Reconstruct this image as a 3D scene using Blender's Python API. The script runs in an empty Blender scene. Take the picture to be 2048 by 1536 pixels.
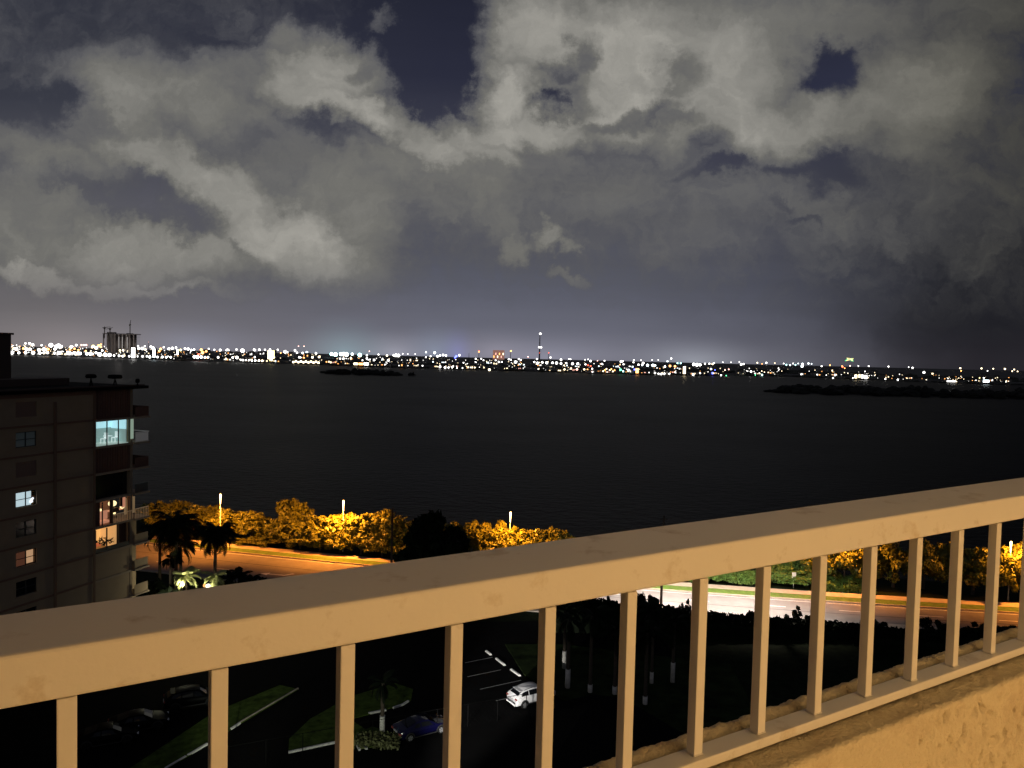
import bpy, math, random
from mathutils import Vector, Matrix, noise
R = math.radians
C = bpy.context.scene.collection
sc = bpy.context.scene
PI = math.pi
# ------------------------------------------------------------------ camera
F = 1538.0                       # focal length in pixels of a 2048 px wide frame
HC = 32.0                        # eye height above the ground
PITCH, ROLL = R(2.38), R(1.4)
fw = Vector((0, math.cos(PITCH), -math.sin(PITCH)))
u0 = Vector((0, math.sin(PITCH), math.cos(PITCH)))
r0 = Vector((1, 0, 0))
rt = r0*math.cos(ROLL) + u0*math.sin(ROLL)
up = u0*math.cos(ROLL) - r0*math.sin(ROLL)
cam_d = bpy.data.cameras.new('camera'); cam = bpy.data.objects.new('camera', cam_d); C.objects.link(cam)
cam_d.sensor_fit = 'HORIZONTAL'; cam_d.sensor_width = 36.0; cam_d.lens = F/2048*36
cam_d.clip_start = 0.05; cam_d.clip_end = 30000
M = Matrix.Identity(4)
for i in range(3):
    M[i][0] = rt[i]; M[i][1] = up[i]; M[i][2] = -fw[i]
M[2][3] = HC
cam.matrix_world = M
sc.camera = cam

def ray(px, py): return fw*F + rt*(px-1024) - up*(py-768)
def gp(px, py, z=0.0):           # where the line of sight meets the level z
    d = ray(px, py); k = (z-HC)/d.z; return Vector((d.x*k, d.y*k, z))
def at(px, py, Y):               # the point at depth Y
    d = ray(px, py); k = Y/d.y; return Vector((d.x*k, Y, HC+d.z*k))
def lin(r, g, b):
    f = lambda c: c/12.92/255 if c <= 10.31 else ((c/255+.055)/1.055)**2.4
    return (f(r), f(g), f(b), 1)

# ------------------------------------------------------------------ view, render
sc.view_settings.view_transform = 'Standard'; sc.view_settings.look = 'None'
sc.view_settings.exposure = 0; sc.view_settings.gamma = 1
sc.cycles.sample_clamp_indirect = 1.5
sc.cycles.max_bounces = 6; sc.cycles.transparent_max_bounces = 8
sc.cycles.caustics_reflective = False; sc.cycles.caustics_refractive = False

# ------------------------------------------------------------------ world: night sky with clouds lit by the city
def build_world():
    w = bpy.data.worlds.new("World"); sc.world = w; w.use_nodes = True
    nt = w.node_tree; N = nt.nodes; L = nt.links; N.clear()
    def nd(t, **k):
        n = N.new(t)
        for a, b in k.items(): setattr(n, a, b)
        return n
    def mth(op, a, b=None, c=None, clamp=False):
        n = nd('ShaderNodeMath', operation=op, use_clamp=clamp)
        for i, x in enumerate((a, b, c)):
            if x is None: continue
            if isinstance(x, (int, float)): n.inputs[i].default_value = x
            else: L.new(x, n.inputs[i])
        return n.outputs[0]
    tc = nd('ShaderNodeTexCoord'); sp = nd('ShaderNodeSeparateXYZ'); L.new(tc.outputs['Generated'], sp.inputs[0])
    yy = mth('MAXIMUM', mth('ABSOLUTE', sp.outputs[1]), .03)
    u = mth('DIVIDE', sp.outputs[0], yy); v = mth('DIVIDE', sp.outputs[2], yy)
    cb = nd('ShaderNodeCombineXYZ'); L.new(u, cb.inputs[0]); L.new(v, cb.inputs[1])
    flat = cb.outputs[0]
    def noi(vec, scale, detail=6, rough=.55, dist=0.0, off=(0, 0, 0), sc3=(1, 1, 1)):
        mp = nd('ShaderNodeMapping'); mp.inputs['Location'].default_value = off; mp.inputs['Scale'].default_value = sc3
        L.new(vec, mp.inputs[0])
        n = nd('ShaderNodeTexNoise'); n.inputs['Scale'].default_value = scale; n.inputs['Detail'].default_value = detail
        n.inputs['Roughness'].default_value = rough; n.inputs['Distortion'].default_value = dist
        L.new(mp.outputs[0], n.inputs['Vector']); return n
    def vm(op, a, b=None, s=None):
        n = nd('ShaderNodeVectorMath', operation=op)
        for i, x in enumerate((a, b)):
            if x is None: continue
            if isinstance(x, tuple): n.inputs[i].default_value = x
            else: L.new(x, n.inputs[i])
        if s is not None: n.inputs['Scale'].default_value = s
        return n.outputs[0]
    # two warps: broad then curly
    w1 = noi(flat, 5.0, 3, .5); w2 = noi(flat, 15, 8, .66, off=(3, 1, 0))
    wp = vm('ADD', vm('SCALE', vm('SUBTRACT', w1.outputs['Color'], (.5, .5, .5)), s=.085), flat)
    wp = vm('ADD', vm('SCALE', vm('SUBTRACT', w2.outputs['Color'], (.5, .5, .5)), s=.10), wp)
    def mr(x, a, b, c=0., d=1., t='LINEAR'):
        n = nd('ShaderNodeMapRange', interpolation_type=t)
        for i, q in enumerate((a, b, c, d)): n.inputs[i+1].default_value = q
        L.new(x, n.inputs[0]); return n.outputs[0]
    wsep = nd('ShaderNodeSeparateXYZ'); L.new(wp, wsep.inputs[0])
    def blob(px, py, rx, ry, rot, prev):      # prev only fixes the order of evaluation
        d = ray(px, py); a = d.x/d.y; b = d.z/d.y
        m = nd('ShaderNodeMapping', vector_type='TEXTURE')
        m.inputs['Location'].default_value = (a, b, 0); m.inputs['Rotation'].default_value = (0, 0, R(-rot)-ROLL)
        m.inputs['Scale'].default_value = (rx/F*1.75, ry/F*1.75, 1)
        cz = nd('ShaderNodeCombineXYZ'); L.new(wsep.outputs[0], cz.inputs[0]); L.new(wsep.outputs[1], cz.inputs[1])
        if prev is not None: L.new(prev, cz.inputs[2])
        L.new(cz.outputs[0], m.inputs[0])
        # ignore depth axis of the warp
        m2 = vm('MULTIPLY', m.outputs[0], (1, 1, 0))
        g = nd('ShaderNodeTexGradient', gradient_type='SPHERICAL'); L.new(m2, g.inputs[0])
        return mr(g.outputs['Fac'], 0, .85, 0, 1, 'SMOOTHSTEP')
    POS = [  # px, py, rx, ry, rot(clockwise), amp
        (690,430,150,150,10,.66),(660,150,130,80,0,.95),(600,180,100,70,20,.9),(720,110,70,40,-20,.7),(700,225,180,42,14,1.0),(850,275,150,42,28,.95),(960,300,110,38,25,.9),(575,75,40,45,0,.55),
        (768,35,38,30,-20,.62),(930,40,75,26,0,.22),
        (1045,60,60,90,0,.95),(1120,70,150,110,0,1.0),(1010,190,80,80,0,1.05),(1000,270,75,50,0,1.0),(1090,250,120,50,0,.95),
        (1250,90,190,120,0,1.0),(1230,190,110,90,-40,1.0),(1420,150,170,150,-30,.98),(1480,235,130,80,20,1.0),(1570,260,150,60,5,.9),(1400,60,240,110,0,.7),
        (1700,225,180,80,-8,.8),(1830,200,190,110,-20,.72),(1650,40,260,70,0,.55),(1880,80,220,120,-20,.42),(1960,300,170,220,-20,.30),(1780,400,260,110,0,.30),
        (250,150,170,70,0,.42),(260,200,120,80,30,.66),(370,210,240,80,12,.62),(480,160,120,60,0,.5),(50,280,100,60,20,.5),(130,330,170,50,20,.6),(300,320,180,60,20,.78),
        (450,390,170,70,25,.95),(560,470,210,85,15,1.0),(640,500,120,60,0,.85),(300,500,280,70,4,.85),(60,430,100,130,0,.62),(60,530,130,28,5,.95),(250,555,260,22,5,.85),(150,500,250,60,0,.66),
        (560,330,170,120,20,.5),(770,320,110,70,20,.6),(860,370,230,100,15,.5),(960,350,90,80,40,.6),(1010,440,50,60,50,.5),(1110,360,260,120,5,.42),(1330,390,320,110,0,.36),(1250,450,400,70,0,.3),
        (1030,485,34,34,50,.6),(1105,472,46,28,-5,.72),(1135,545,48,18,5,.48),(1600,420,300,90,0,.34),(1400,470,300,60,0,.28),(900,460,160,60,10,.3),
        (200,30,160,50,10,.10),(500,60,150,60,0,.13),(1000,540,700,50,0,.12),(1000,420,1100,160,0,.24),(300,380,420,240,0,.36),(1750,330,420,220,0,.3),(1000,330,300,120,0,.36)]
    NEG = [(1650,128,48,40,20,.66),(1690,150,26,16,0,.3),(1690,130,40,42,0,.65),(1155,110,26,36,20,.75),(1122,142,30,22,0,.7),(1115,210,32,22,0,.6),(1160,190,26,30,-30,.4),
        (1357,130,42,34,-20,.55),(1335,165,30,20,-40,.4),(1255,228,75,18,-18,.8),(1330,235,50,18,12,.5),(1650,320,64,36,0,.55),(1590,345,60,16,-8,.3),(1400,300,34,26,-20,.4),(1450,345,80,15,-15,.35),
        (130,205,50,30,20,.35),(205,265,50,22,0,.3),(400,435,50,34,30,.55),(300,400,150,26,16,.42),(170,375,80,18,20,.35),(500,280,60,30,10,.22),(640,270,60,30,20,.3),(700,260,60,24,10,.3),
        (840,110,110,110,0,.9),(900,200,40,30,30,.5),(720,135,36,24,-30,.6),(60,190,90,26,0,.3),(480,500,30,8,30,.3),(1560,405,30,10,0,.2),(1610,430,34,8,0,.2)]
    acc = None
    for (a, b, c, d, r, amp) in POS:
        g = mth('MULTIPLY', blob(a, b, c, d, r, acc), amp)
        acc = g if acc is None else mth('SMOOTH_MAX', acc, g, .12)
    neg = None
    for (a, b, c, d, r, amp) in NEG:
        g = mth('MULTIPLY', blob(a, b, c, d, r, neg if neg is not None else acc), amp)
        neg = g if neg is None else mth('MAXIMUM', neg, g)
    D = mth('SUBTRACT', mth('SUBTRACT', acc, .05), mth('MULTIPLY', neg, .72))
    n1 = noi(wp, 9, 10, .66, .5, sc3=(1, 1.2, 0)); n2 = noi(wp, 4, 4, .5, .2, off=(7, 2, 0), sc3=(1, 1.6, 0))
    D = mth('ADD', D, mth('MULTIPLY', mth('SUBTRACT', n1.outputs['Fac'], .5), .62))
    D = mth('ADD', D, mth('MULTIPLY', mth('SUBTRACT', n2.outputs['Fac'], .5), .22))
    n3 = noi(wp, 34, 8, .62, .4, off=(2, 5, 0), sc3=(1, 1.2, 0))
    D = mth('ADD', D, mth('MULTIPLY', mth('SUBTRACT', n3.outputs['Fac'], .5), .26))
    def ramp(fac, stops, interp='LINEAR'):
        n = nd('ShaderNodeValToRGB'); n.color_ramp.interpolation = interp
        e = n.color_ramp.elements
        while len(e) < len(stops): e.new(.5)
        for i, (p, c) in enumerate(stops): e[i].position = p; e[i].color = c
        L.new(fac, n.inputs[0]); return n.outputs[0]
    def mix(f, a, b, bt='MIX'):
        n = nd('ShaderNodeMix', data_type='RGBA', blend_type=bt)
        if isinstance(f, (int, float)): n.inputs[0].default_value = f
        else: L.new(f, n.inputs[0])
        for s, x in ((6, a), (7, b)):
            if isinstance(x, tuple): n.inputs[s].default_value = x
            else: L.new(x, n.inputs[s])
        return n.outputs[2]
    # clear sky between the clouds: dark blue overhead, town glow along the horizon, unlit to the right
    vv = mr(v, 0, .5)
    sky = ramp(vv, [(0, lin(118,118,130)), (.06, lin(104,105,118)), (.2, lin(88,90,103)), (.42, lin(70,71,84)), (.7, lin(42,44,60)), (1, lin(30,32,45))])
    sky_r = ramp(vv, [(0, lin(40,38,43)), (.1, lin(31,31,36)), (.3, lin(29,30,36)), (.45, lin(52,53,60)), (.7, lin(46,49,68)), (1, lin(40,42,54))])
    sky_l = ramp(vv, [(0, lin(116,111,113)), (.06, lin(110,106,108)), (.2, lin(104,101,104)), (.4, lin(86,86,94)), (.62, lin(56,58,68)), (1, lin(44,46,56))])
    uf = mth('ADD', mr(u, .12, .62), mth('MULTIPLY', mth('SUBTRACT', n2.outputs['Fac'], .5), .35), clamp=True)
    sky = mix(mr(u, -.1, -.6), sky, sky_l)
    sky = mix(mr(uf, 0, 1, t='SMOOTHSTEP'), sky, sky_r)
    side = mr(u, .25, .72, 0, 1, 'SMOOTHSTEP')
    cl = ramp(mr(D, 0, 1.15), [(0, lin(74,75,82)), (.25, lin(92,92,95)), (.5, lin(112,111,107)), (.75, lin(141,139,133)), (1, lin(172,169,161))])
    cr = ramp(mr(D, 0, 1.15), [(0, lin(46,46,50)), (.3, lin(68,67,63)), (.6, lin(92,90,82)), (.85, lin(118,115,104)), (1, lin(140,137,126))])
    cl = mix(side, cl, cr)
    cov = mr(D, -.10, .36, 0, 1, 'SMOOTHSTEP')
    low = mr(v, .02, .12, 0, 1, 'SMOOTHSTEP')
    col = mix(mth('MULTIPLY', cov, low), sky, cl)
    streak = noi(flat, 5, 4, .5, off=(1, 4, 0), sc3=(.5, 7, 0))
    col = mix(1.0, col, ramp(streak.outputs['Fac'], [(.3, (.96, .96, .96, 1)), (.7, (1.04, 1.04, 1.04, 1))]), 'MULTIPLY')
    # coloured glow of the lit haze above the brightest parts of the town
    def glow(px, py, rx, ry, c, col):
        d = ray(px, py)
        m = nd('ShaderNodeMapping', vector_type='TEXTURE'); m.inputs['Location'].default_value = (d.x/d.y, d.z/d.y, 0)
        m.inputs['Scale'].default_value = (rx/F, ry/F, 1); L.new(flat, m.inputs[0])
        g = nd('ShaderNodeTexGradient', gradient_type='QUADRATIC_SPHERE'); L.new(m.outputs[0], g.inputs[0])
        return mix(g.outputs['Fac'], col, tuple(q*1.35 for q in c[:3])+(1,), 'ADD')
    for g in [(690,708,130,90,(.05,.11,.12,1)),(790,708,90,60,(.10,.10,.12,1)),(915,708,50,70,(.02,.02,.12,1)),(870,700,90,70,(.04,.06,.09,1)),(1390,722,190,60,(.10,.11,.12,1)),
              (1100,715,220,60,(.06,.06,.08,1)),(150,690,320,90,(.07,.06,.06,1)),(380,690,200,70,(.04,.05,.08,1)),(990,705,120,60,(.06,.05,.06,1)),(1590,735,90,30,(.02,.03,.03,1))]:
        col = glow(*g, col)
    # the sky texture, sun below the horizon, adds the last of the natural light
    st = nd('ShaderNodeTexSky', sky_type='NISHITA'); st.sun_disc = False; st.sun_elevation = R(-8); st.sun_rotation = R(150)
    bg2 = nd('ShaderNodeBackground'); L.new(st.outputs[0], bg2.inputs[0]); bg2.inputs[1].default_value = .05
    below = mr(v, -.04, -.022)
    col = mix(below, lin(30,30,34), col)
    bg = nd('ShaderNodeBackground'); L.new(col, bg.inputs[0]); bg.inputs[1].default_value = 1.0
    add = nd('ShaderNodeAddShader'); L.new(bg.outputs[0], add.inputs[0]); L.new(bg2.outputs[0], add.inputs[1])
    out = nd('ShaderNodeOutputWorld'); L.new(add.outputs[0], out.inputs[0])
    w.cycles.sampling_method = 'MANUAL'; w.cycles.sample_map_resolution = 512
build_world()

def lamp(name, kind, loc, power, color, parent=None, **k):
    d = bpy.data.lights.new(name, kind); d.energy = power; d.color = color
    tgt = k.pop('target', None)
    for a, b in k.items(): setattr(d, a, b)
    o = bpy.data.objects.new(name, d); C.objects.link(o)
    o.location = loc
    if tgt is not None: o.rotation_euler = (Vector(tgt)-Vector(loc)).to_track_quat('-Z', 'Y').to_euler()
    if parent:
        o.location = Vector(loc)-Vector(parent.location); o.parent = parent
    return o
# the moon behind the clouds, hardly any light
moon = lamp('moon', 'SUN', (0, 0, 200), .006, (.8, .85, 1), angle=R(12)); moon.rotation_euler = (R(35), 0, R(-30))

# ------------------------------------------------------------------ helpers
MATS = {}
def mat(name, base=(.5, .5, .5), rough=.7, metal=0, emit=None, es=1, noise_s=None, amt=.25, bump=None, bump_s=.3, spec=.5, far=False, trans=0, vary=None):
    if name in MATS: return MATS[name]
    m = bpy.data.materials.new(name); m.use_nodes = True; nt = m.node_tree; b = nt.nodes['Principled BSDF']
    c = tuple(base)+(1,)
    b.inputs['Base Color'].default_value = c; b.inputs['Roughness'].default_value = rough; b.inputs['Metallic'].default_value = metal
    b.inputs['Specular IOR Level'].default_value = spec
    if trans: b.inputs['Transmission Weight'].default_value = trans
    if emit:
        b.inputs['Emission Color'].default_value = tuple(emit)+(1,); b.inputs['Emission Strength'].default_value = es
        if far: m.cycles.emission_sampling = 'NONE'
    tc = None
    def coord():
        t = nt.nodes.new('ShaderNodeTexCoord'); return t.outputs['Object']
    if noise_s or bump: tc = coord()
    if noise_s:
        n = nt.nodes.new('ShaderNodeTexNoise'); n.inputs['Scale'].default_value = noise_s; n.inputs['Detail'].default_value = 6; n.inputs['Roughness'].default_value = .6
        nt.links.new(tc, n.inputs['Vector'])
        r = nt.nodes.new('ShaderNodeValToRGB'); e = r.color_ramp.elements
        e[0].position = .3; e[1].position = .7
        e[0].color = tuple(x*(1-amt) for x in base)+(1,)
        c2 = vary if vary else tuple(min(1, x*(1+amt)) for x in base)
        e[1].color = tuple(c2)+(1,)
        nt.links.new(n.outputs['Fac'], r.inputs[0]); nt.links.new(r.outputs[0], b.inputs['Base Color'])
    if bump:
        n = nt.nodes.new('ShaderNodeTexNoise'); n.inputs['Scale'].default_value = bump; n.inputs['Detail'].default_value = 4
        nt.links.new(tc, n.inputs['Vector'])
        bp = nt.nodes.new('ShaderNodeBump'); bp.inputs['Strength'].default_value = bump_s; bp.inputs['Distance'].default_value = .02
        nt.links.new(n.outputs['Fac'], bp.inputs['Height']); nt.links.new(bp.outputs[0], b.inputs['Normal'])
    MATS[name] = m; return m

def tag(o, label=None, cat=None, group=None, kind=None):
    if label: o['label'] = label
    if cat: o['category'] = cat
    if group: o['group'] = group
    if kind: o['kind'] = kind
    return o
def empty(name, loc, rz=0, label=None, cat=None, group=None):
    o = bpy.data.objects.new(name, None); C.objects.link(o); o.location = loc; o.rotation_euler = (0, 0, rz)
    o.empty_display_size = .2
    return tag(o, label, cat, group)
def children(o): return [c for c in bpy.data.objects if c.parent == o]

class MB:
    def __init__(s): s.v = []; s.f = []; s.m = []; s.sm = []
    def add(s, vs, fs, mi=0, smooth=False):
        k = len(s.v); s.v += [tuple(q) for q in vs]; s.f += [tuple(i+k for i in f) for f in fs]; s.m += [mi]*len(fs); s.sm += [smooth]*len(fs); return s
    def box(s, x0, x1, y0, y1, z0, z1, mi=0):
        return s.add([(x0,y0,z0),(x1,y0,z0),(x1,y1,z0),(x0,y1,z0),(x0,y0,z1),(x1,y0,z1),(x1,y1,z1),(x0,y1,z1)],
                     [(0,3,2,1),(4,5,6,7),(0,1,5,4),(1,2,6,5),(2,3,7,6),(3,0,4,7)], mi)
    def bbox(s, x0, x1, y0, y1, z0, z1, c=.003, mi=0):   # box with chamfered edges
        import bmesh
        bm = bmesh.new(); M_ = Matrix.Translation(((x0+x1)/2, (y0+y1)/2, (z0+z1)/2)) @ Matrix.Diagonal((x1-x0, y1-y0, z1-z0, 1))
        bmesh.ops.create_cube(bm, size=1, matrix=M_); bmesh.ops.bevel(bm, geom=bm.edges[:], offset=c, segments=2, affect='EDGES', profile=.5)
        bm.verts.index_update(); s.add([v.co[:] for v in bm.verts], [[v.index for v in f.verts] for f in bm.faces], mi); bm.free(); return s
    def tube(s, pts, rads, n=8, mi=0, cap=True, smooth=True):
        pts = [Vector(p) for p in pts]
        if isinstance(rads, (int, float)): rads = [rads]*len(pts)
        vs = []; fs = []
        for i, p in enumerate(pts):
            d = (pts[min(i+1, len(pts)-1)]-pts[max(i-1, 0)]).normalized()
            a = d.cross(Vector((0, 0, 1)) if abs(d.z) < .9 else Vector((1, 0, 0))).normalized(); b = d.cross(a)
            for k in range(n):
                t = 2*PI*k/n; vs.append(p + (a*math.cos(t)+b*math.sin(t))*rads[i])
        for i in range(len(pts)-1):
            for k in range(n):
                fs.append((i*n+k, i*n+(k+1)%n, (i+1)*n+(k+1)%n, (i+1)*n+k))
        s.add(vs, fs, mi, smooth)
        if cap:
            k = len(s.v)-len(vs)
            s.f.append(tuple(k+i for i in range(n))[::-1]); s.m.append(mi); s.sm.append(False)
            s.f.append(tuple(k+(len(pts)-1)*n+i for i in range(n))); s.m.append(mi); s.sm.append(False)
        return s
    def ball(s, c, r, n=8, m=6, mi=0, sz=1.0):
        vs = []; fs = []
        for j in range(m+1):
            t = PI*j/m
            for i in range(n):
                a = 2*PI*i/n; vs.append((c[0]+r*math.sin(t)*math.cos(a), c[1]+r*math.sin(t)*math.sin(a), c[2]+r*sz*math.cos(t)))
        for j in range(m):
            for i in range(n): fs.append((j*n+i, (j+1)*n+i, (j+1)*n+(i+1)%n, j*n+(i+1)%n))
        return s.add(vs, fs, mi, True)
    def prism(s, poly, z0, z1, mi=0):
        n = len(poly); vs = [(x, y, z0) for x, y in poly]+[(x, y, z1) for x, y in poly]
        fs = [tuple(range(n))[::-1], tuple(range(n, 2*n))]+[(i, (i+1)%n, n+(i+1)%n, n+i) for i in range(n)]
        return s.add(vs, fs, mi)
    def mesh(s, name, mats):
        me = bpy.data.meshes.new(name); me.from_pydata(s.v, [], s.f)
        for m in (mats if isinstance(mats, (list, tuple)) else [mats]): me.materials.append(m)
        me.polygons.foreach_set('material_index', s.m); me.polygons.foreach_set('use_smooth', s.sm); me.update(); return me
    def build(s, name, mats, parent=None, loc=None, rz=None):
        o = bpy.data.objects.new(name, s.mesh(name, mats)); C.objects.link(o)
        if parent: o.parent = parent
        if loc is not None: o.location = loc
        if rz is not None: o.rotation_euler = (0, 0, rz)
        return o
def copy_tree(o, loc, rz=0, scale=None, label=None):
    c = o.copy(); C.objects.link(c); c.location = loc; c.rotation_euler = (0, 0, rz)
    if scale is not None: c.scale = scale if isinstance(scale, tuple) else (scale,)*3
    if label: c['label'] = label
    def rec(src, dst):
        for ch in children(src):
            d = ch.copy(); C.objects.link(d); d.parent = dst; rec(ch, d)
    rec(o, c); return c
def nz(x, y=0., z=0.): return noise.noise(Vector((x, y, z)))
# ------------------------------------------------------------------ the balcony we stand on
ANG = R(30.8); BT = Vector((math.cos(ANG), math.sin(ANG), 0)); BN = Vector((-math.sin(ANG), math.cos(ANG), 0))
SL = .0075
def rp(s, v, z): return BT*s + BN*v + Vector((0, 0, HC+z))
def slope(mb, k=SL):
    mb.v = [(x, y, z+k*x) for x, y, z in mb.v]; return mb
def painted(name, base, stain, sc_=9, thr=(.60, .72), bump=.12, rough=.45, bd_=.002, bs_=90):
    m = mat(name, base, rough); nt = m.node_tree; b = nt.nodes['Principled BSDF']
    t = nt.nodes.new('ShaderNodeTexCoord')
    n = nt.nodes.new('ShaderNodeTexNoise'); n.inputs['Scale'].default_value = sc_; n.inputs['Detail'].default_value = 7; n.inputs['Roughness'].default_value = .65
    n2 = nt.nodes.new('ShaderNodeTexNoise'); n2.inputs['Scale'].default_value = sc_*.18; n2.inputs['Detail'].default_value = 3
    nt.links.new(t.outputs['Object'], n.inputs[0]); nt.links.new(t.outputs['Object'], n2.inputs[0])
    r = nt.nodes.new('ShaderNodeValToRGB'); e = r.color_ramp.elements; e[0].position = thr[0]; e[1].position = thr[1]
    e[0].color = (0, 0, 0, 1); e[1].color = (1, 1, 1, 1); nt.links.new(n.outputs[0], r.inputs[0])
    r2 = nt.nodes.new('ShaderNodeValToRGB'); e = r2.color_ramp.elements; e[0].position = .35; e[1].position = .65
    e[0].color = tuple(c*.93 for c in base)+(1,); e[1].color = tuple(base)+(1,); nt.links.new(n2.outputs[0], r2.inputs[0])
    mx = nt.nodes.new('ShaderNodeMix'); mx.data_type = 'RGBA'; nt.links.new(r.outputs[0], mx.inputs[0]); nt.links.new(r2.outputs[0], mx.inputs[6]); mx.inputs[7].default_value = tuple(stain)+(1,)
    nt.links.new(mx.outputs[2], b.inputs['Base Color'])
    n3 = nt.nodes.new('ShaderNodeTexNoise'); n3.inputs['Scale'].default_value = bs_; n3.inputs['Detail'].default_value = 3; nt.links.new(t.outputs['Object'], n3.inputs[0])
    bp = nt.nodes.new('ShaderNodeBump'); bp.inputs['Strength'].default_value = bump; bp.inputs['Distance'].default_value = bd_
    nt.links.new(n3.outputs[0], bp.inputs['Height']); nt.links.new(bp.outputs[0], b.inputs['Normal'])
    return m
paint = painted('cream_paint', (.68, .63, .55), (.46, .38, .28), 11, (.57, .70), .2)
stucco = painted('stucco', (.42, .355, .235), (.28, .22, .14), 7, (.52, .74), 1.0, .9, .006, 110)
O1 = Vector((1.0, .92, -.68))
base1 = rp(*O1)
rail = empty('balcony_railing', base1, ANG, 'cream painted metal balcony railing on top of the stucco parapet in the foreground', 'railing')
z_ = .68+SL
mb = MB().bbox(-5-1, 8-1, -.002, .143, -.3755+z_, -.3200+z_, .004); slope(mb).build('top_rail', paint, rail)
mb = MB().bbox(-5-1, 8-1, -.011, .030, -.697+z_, -.679+z_, .002); slope(mb).build('bottom_rail', paint, rail)
for i in range(-20, 22):
    xr = .942+.1535*i-1; b = MB()
    b.bbox(-.019, 0, .0015, .0205, -.679+z_+.0005+SL*xr, -.3765+z_+SL*xr, .0012)
    # small weld bead round the foot
    b.bbox(-.0205, .0015, 0, .022, -.6785+z_+SL*xr, -.6765+z_+SL*xr, .0008)
    b.build('baluster', paint, rail, loc=(xr, 0, 0))

def parapet():
    prof = [(.857, -1.42)]
    zz = -1.0
    k = 0
    while zz < -.718:
        prof.append((.857, zz)); zz += .0045
    prof += [(.857, -.7165), (.8575, -.713), (.859, -.710), (.862, -.7075), (.867, -.706)]
    v = .872
    while v < .952: prof.append((v, -.7055+.03*(v-.872))); v += .0045
    prof += [(.954, -.700), (.957, -.690), (.960, -.683), (.965, -.679), (.971, -.677), (.977, -.676), (.983, -.677), (.989, -.681), (.994, -.690), (.996, -.72), (.997, -.9), (.997, -3.4), (.857, -3.4)]
    ss = [-5, -3, -2, -1, -.5]; s = 0.0
    while s < 3.2: ss.append(s); s += .0055
    ss += [3.5, 4, 5, 6, 8]
    vs = []; fs = []; n = len(prof)
    for s in ss:
        for (v, z) in prof:
            zz = z; vv = v
            if -1.1 < z and v < .872:            # front stucco: smooth trowelled part, coarse splatter further right
                rough_ = min(1, max(0, (s-1.47-.35*(-.72-z)+.12*nz(s*9, z*9))/.05))
                a = nz(s*30, z*30, 3)*.5+nz(s*70, z*60, 5)*.35+nz(s*150, z*130, 8)*.2
                sp_ = max(0, nz(s*55+7, z*38+s*20, 2)-.12)
                edge = min(1, max(0, (-.712-z)/.01))
                vv += rough_*edge*(.006*a+.032*sp_)+(1-rough_)*.0009*a
                vv += .0025*nz(s*4, z*4, 9)
                zz += .002*nz(s*6, 4)+(.0022*nz(s*25, 7) if z > -.73 else 0)
                if z > -.725: vv += .004*nz(s*5, 2)+.003*nz(s*22, 5)
            elif .872 <= v < .952:
                zz += .0013*nz(s*25, v*40)+.0012*nz(s*70, v*70)*(1+2*min(1, max(0, (s-1.3)*3)))-.001
                zz = min(zz, -.6985)
            elif .957 <= v <= .994 and z > -.7:   # ragged mortar behind the rail
                zz += .0012*nz(s*5, v*12)+.0035*nz(s*42, v*40)+.0030*nz(s*110, v*80)-.004*max(0, nz(s*17, 1)-.15); vv += .003*nz(s*60, 3)
            vs.append((s-1, vv-.92, zz+.68+SL*s))
    for i in range(len(ss)-1):
        for j in range(n):
            a = i*n+j; b = i*n+(j+1) % n
            fs.append((a, a+n, b+n, b))
    m = MB().add(vs, fs, 0, True)
    o = m.build('parapet_wall', stucco, None, base1, ANG)
    tag(o, 'beige stucco parapet wall with rough mortar edge under the balcony railing', 'wall')
parapet()
wallp = mat('plaster', (.75, .7, .6), .85, noise_s=3, amt=.08)
o = MB().box(-5, 8, -1.9, .857, -1.62, -1.42).build('balcony_floor', mat('tile', (.35, .31, .26), .6, noise_s=5), None, rp(0, 0, 0), ANG); tag(o, kind='structure')
o = MB().box(-5, 8, -1.9, 1.1, 1.35, 1.6).build('balcony_ceiling', wallp, None, rp(0, 0, 0), ANG); tag(o, kind='structure')
aw = empty('apartment_wall', rp(1, -1.2, -1.42), ANG, 'plaster apartment wall with a lit glass door at the back of the balcony', 'wall')
MB().box(-6, -1.1, -.3, 0, 0, 2.77).box(2.5, 7, -.3, 0, 0, 2.77).box(-1.1, 2.5, -.3, 0, 2.1, 2.77).build('wall', wallp, aw)
MB().box(-1.1, 2.5, -.25, -.2, 0, 2.1).build('glass_door', mat('door_glow', (.6, .5, .4), .4, emit=(1, .6, .25), es=.25), aw)
pl = bpy.data.lights.new('room_light', 'AREA'); pl.shape = 'RECTANGLE'; pl.size = 3.4; pl.size_y = .8; pl.energy = 440; pl.color = (1, .70, .33)
po = bpy.data.objects.new('room_light', pl); C.objects.link(po); po.parent = aw
po.location = (.75, .05, .60); po.rotation_euler = (R(90), 0, PI)

cl_ = bpy.data.lights.new('bounce_fill', 'AREA'); cl_.size = 1.2; cl_.energy = 8; cl_.color = (1, .76, .42)  # added area lamp, stands in for warm bounce from the ceiling
co = bpy.data.objects.new('bounce_fill', cl_); C.objects.link(co); co.parent = aw; co.location = (.6, .7, 2.72)
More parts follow.
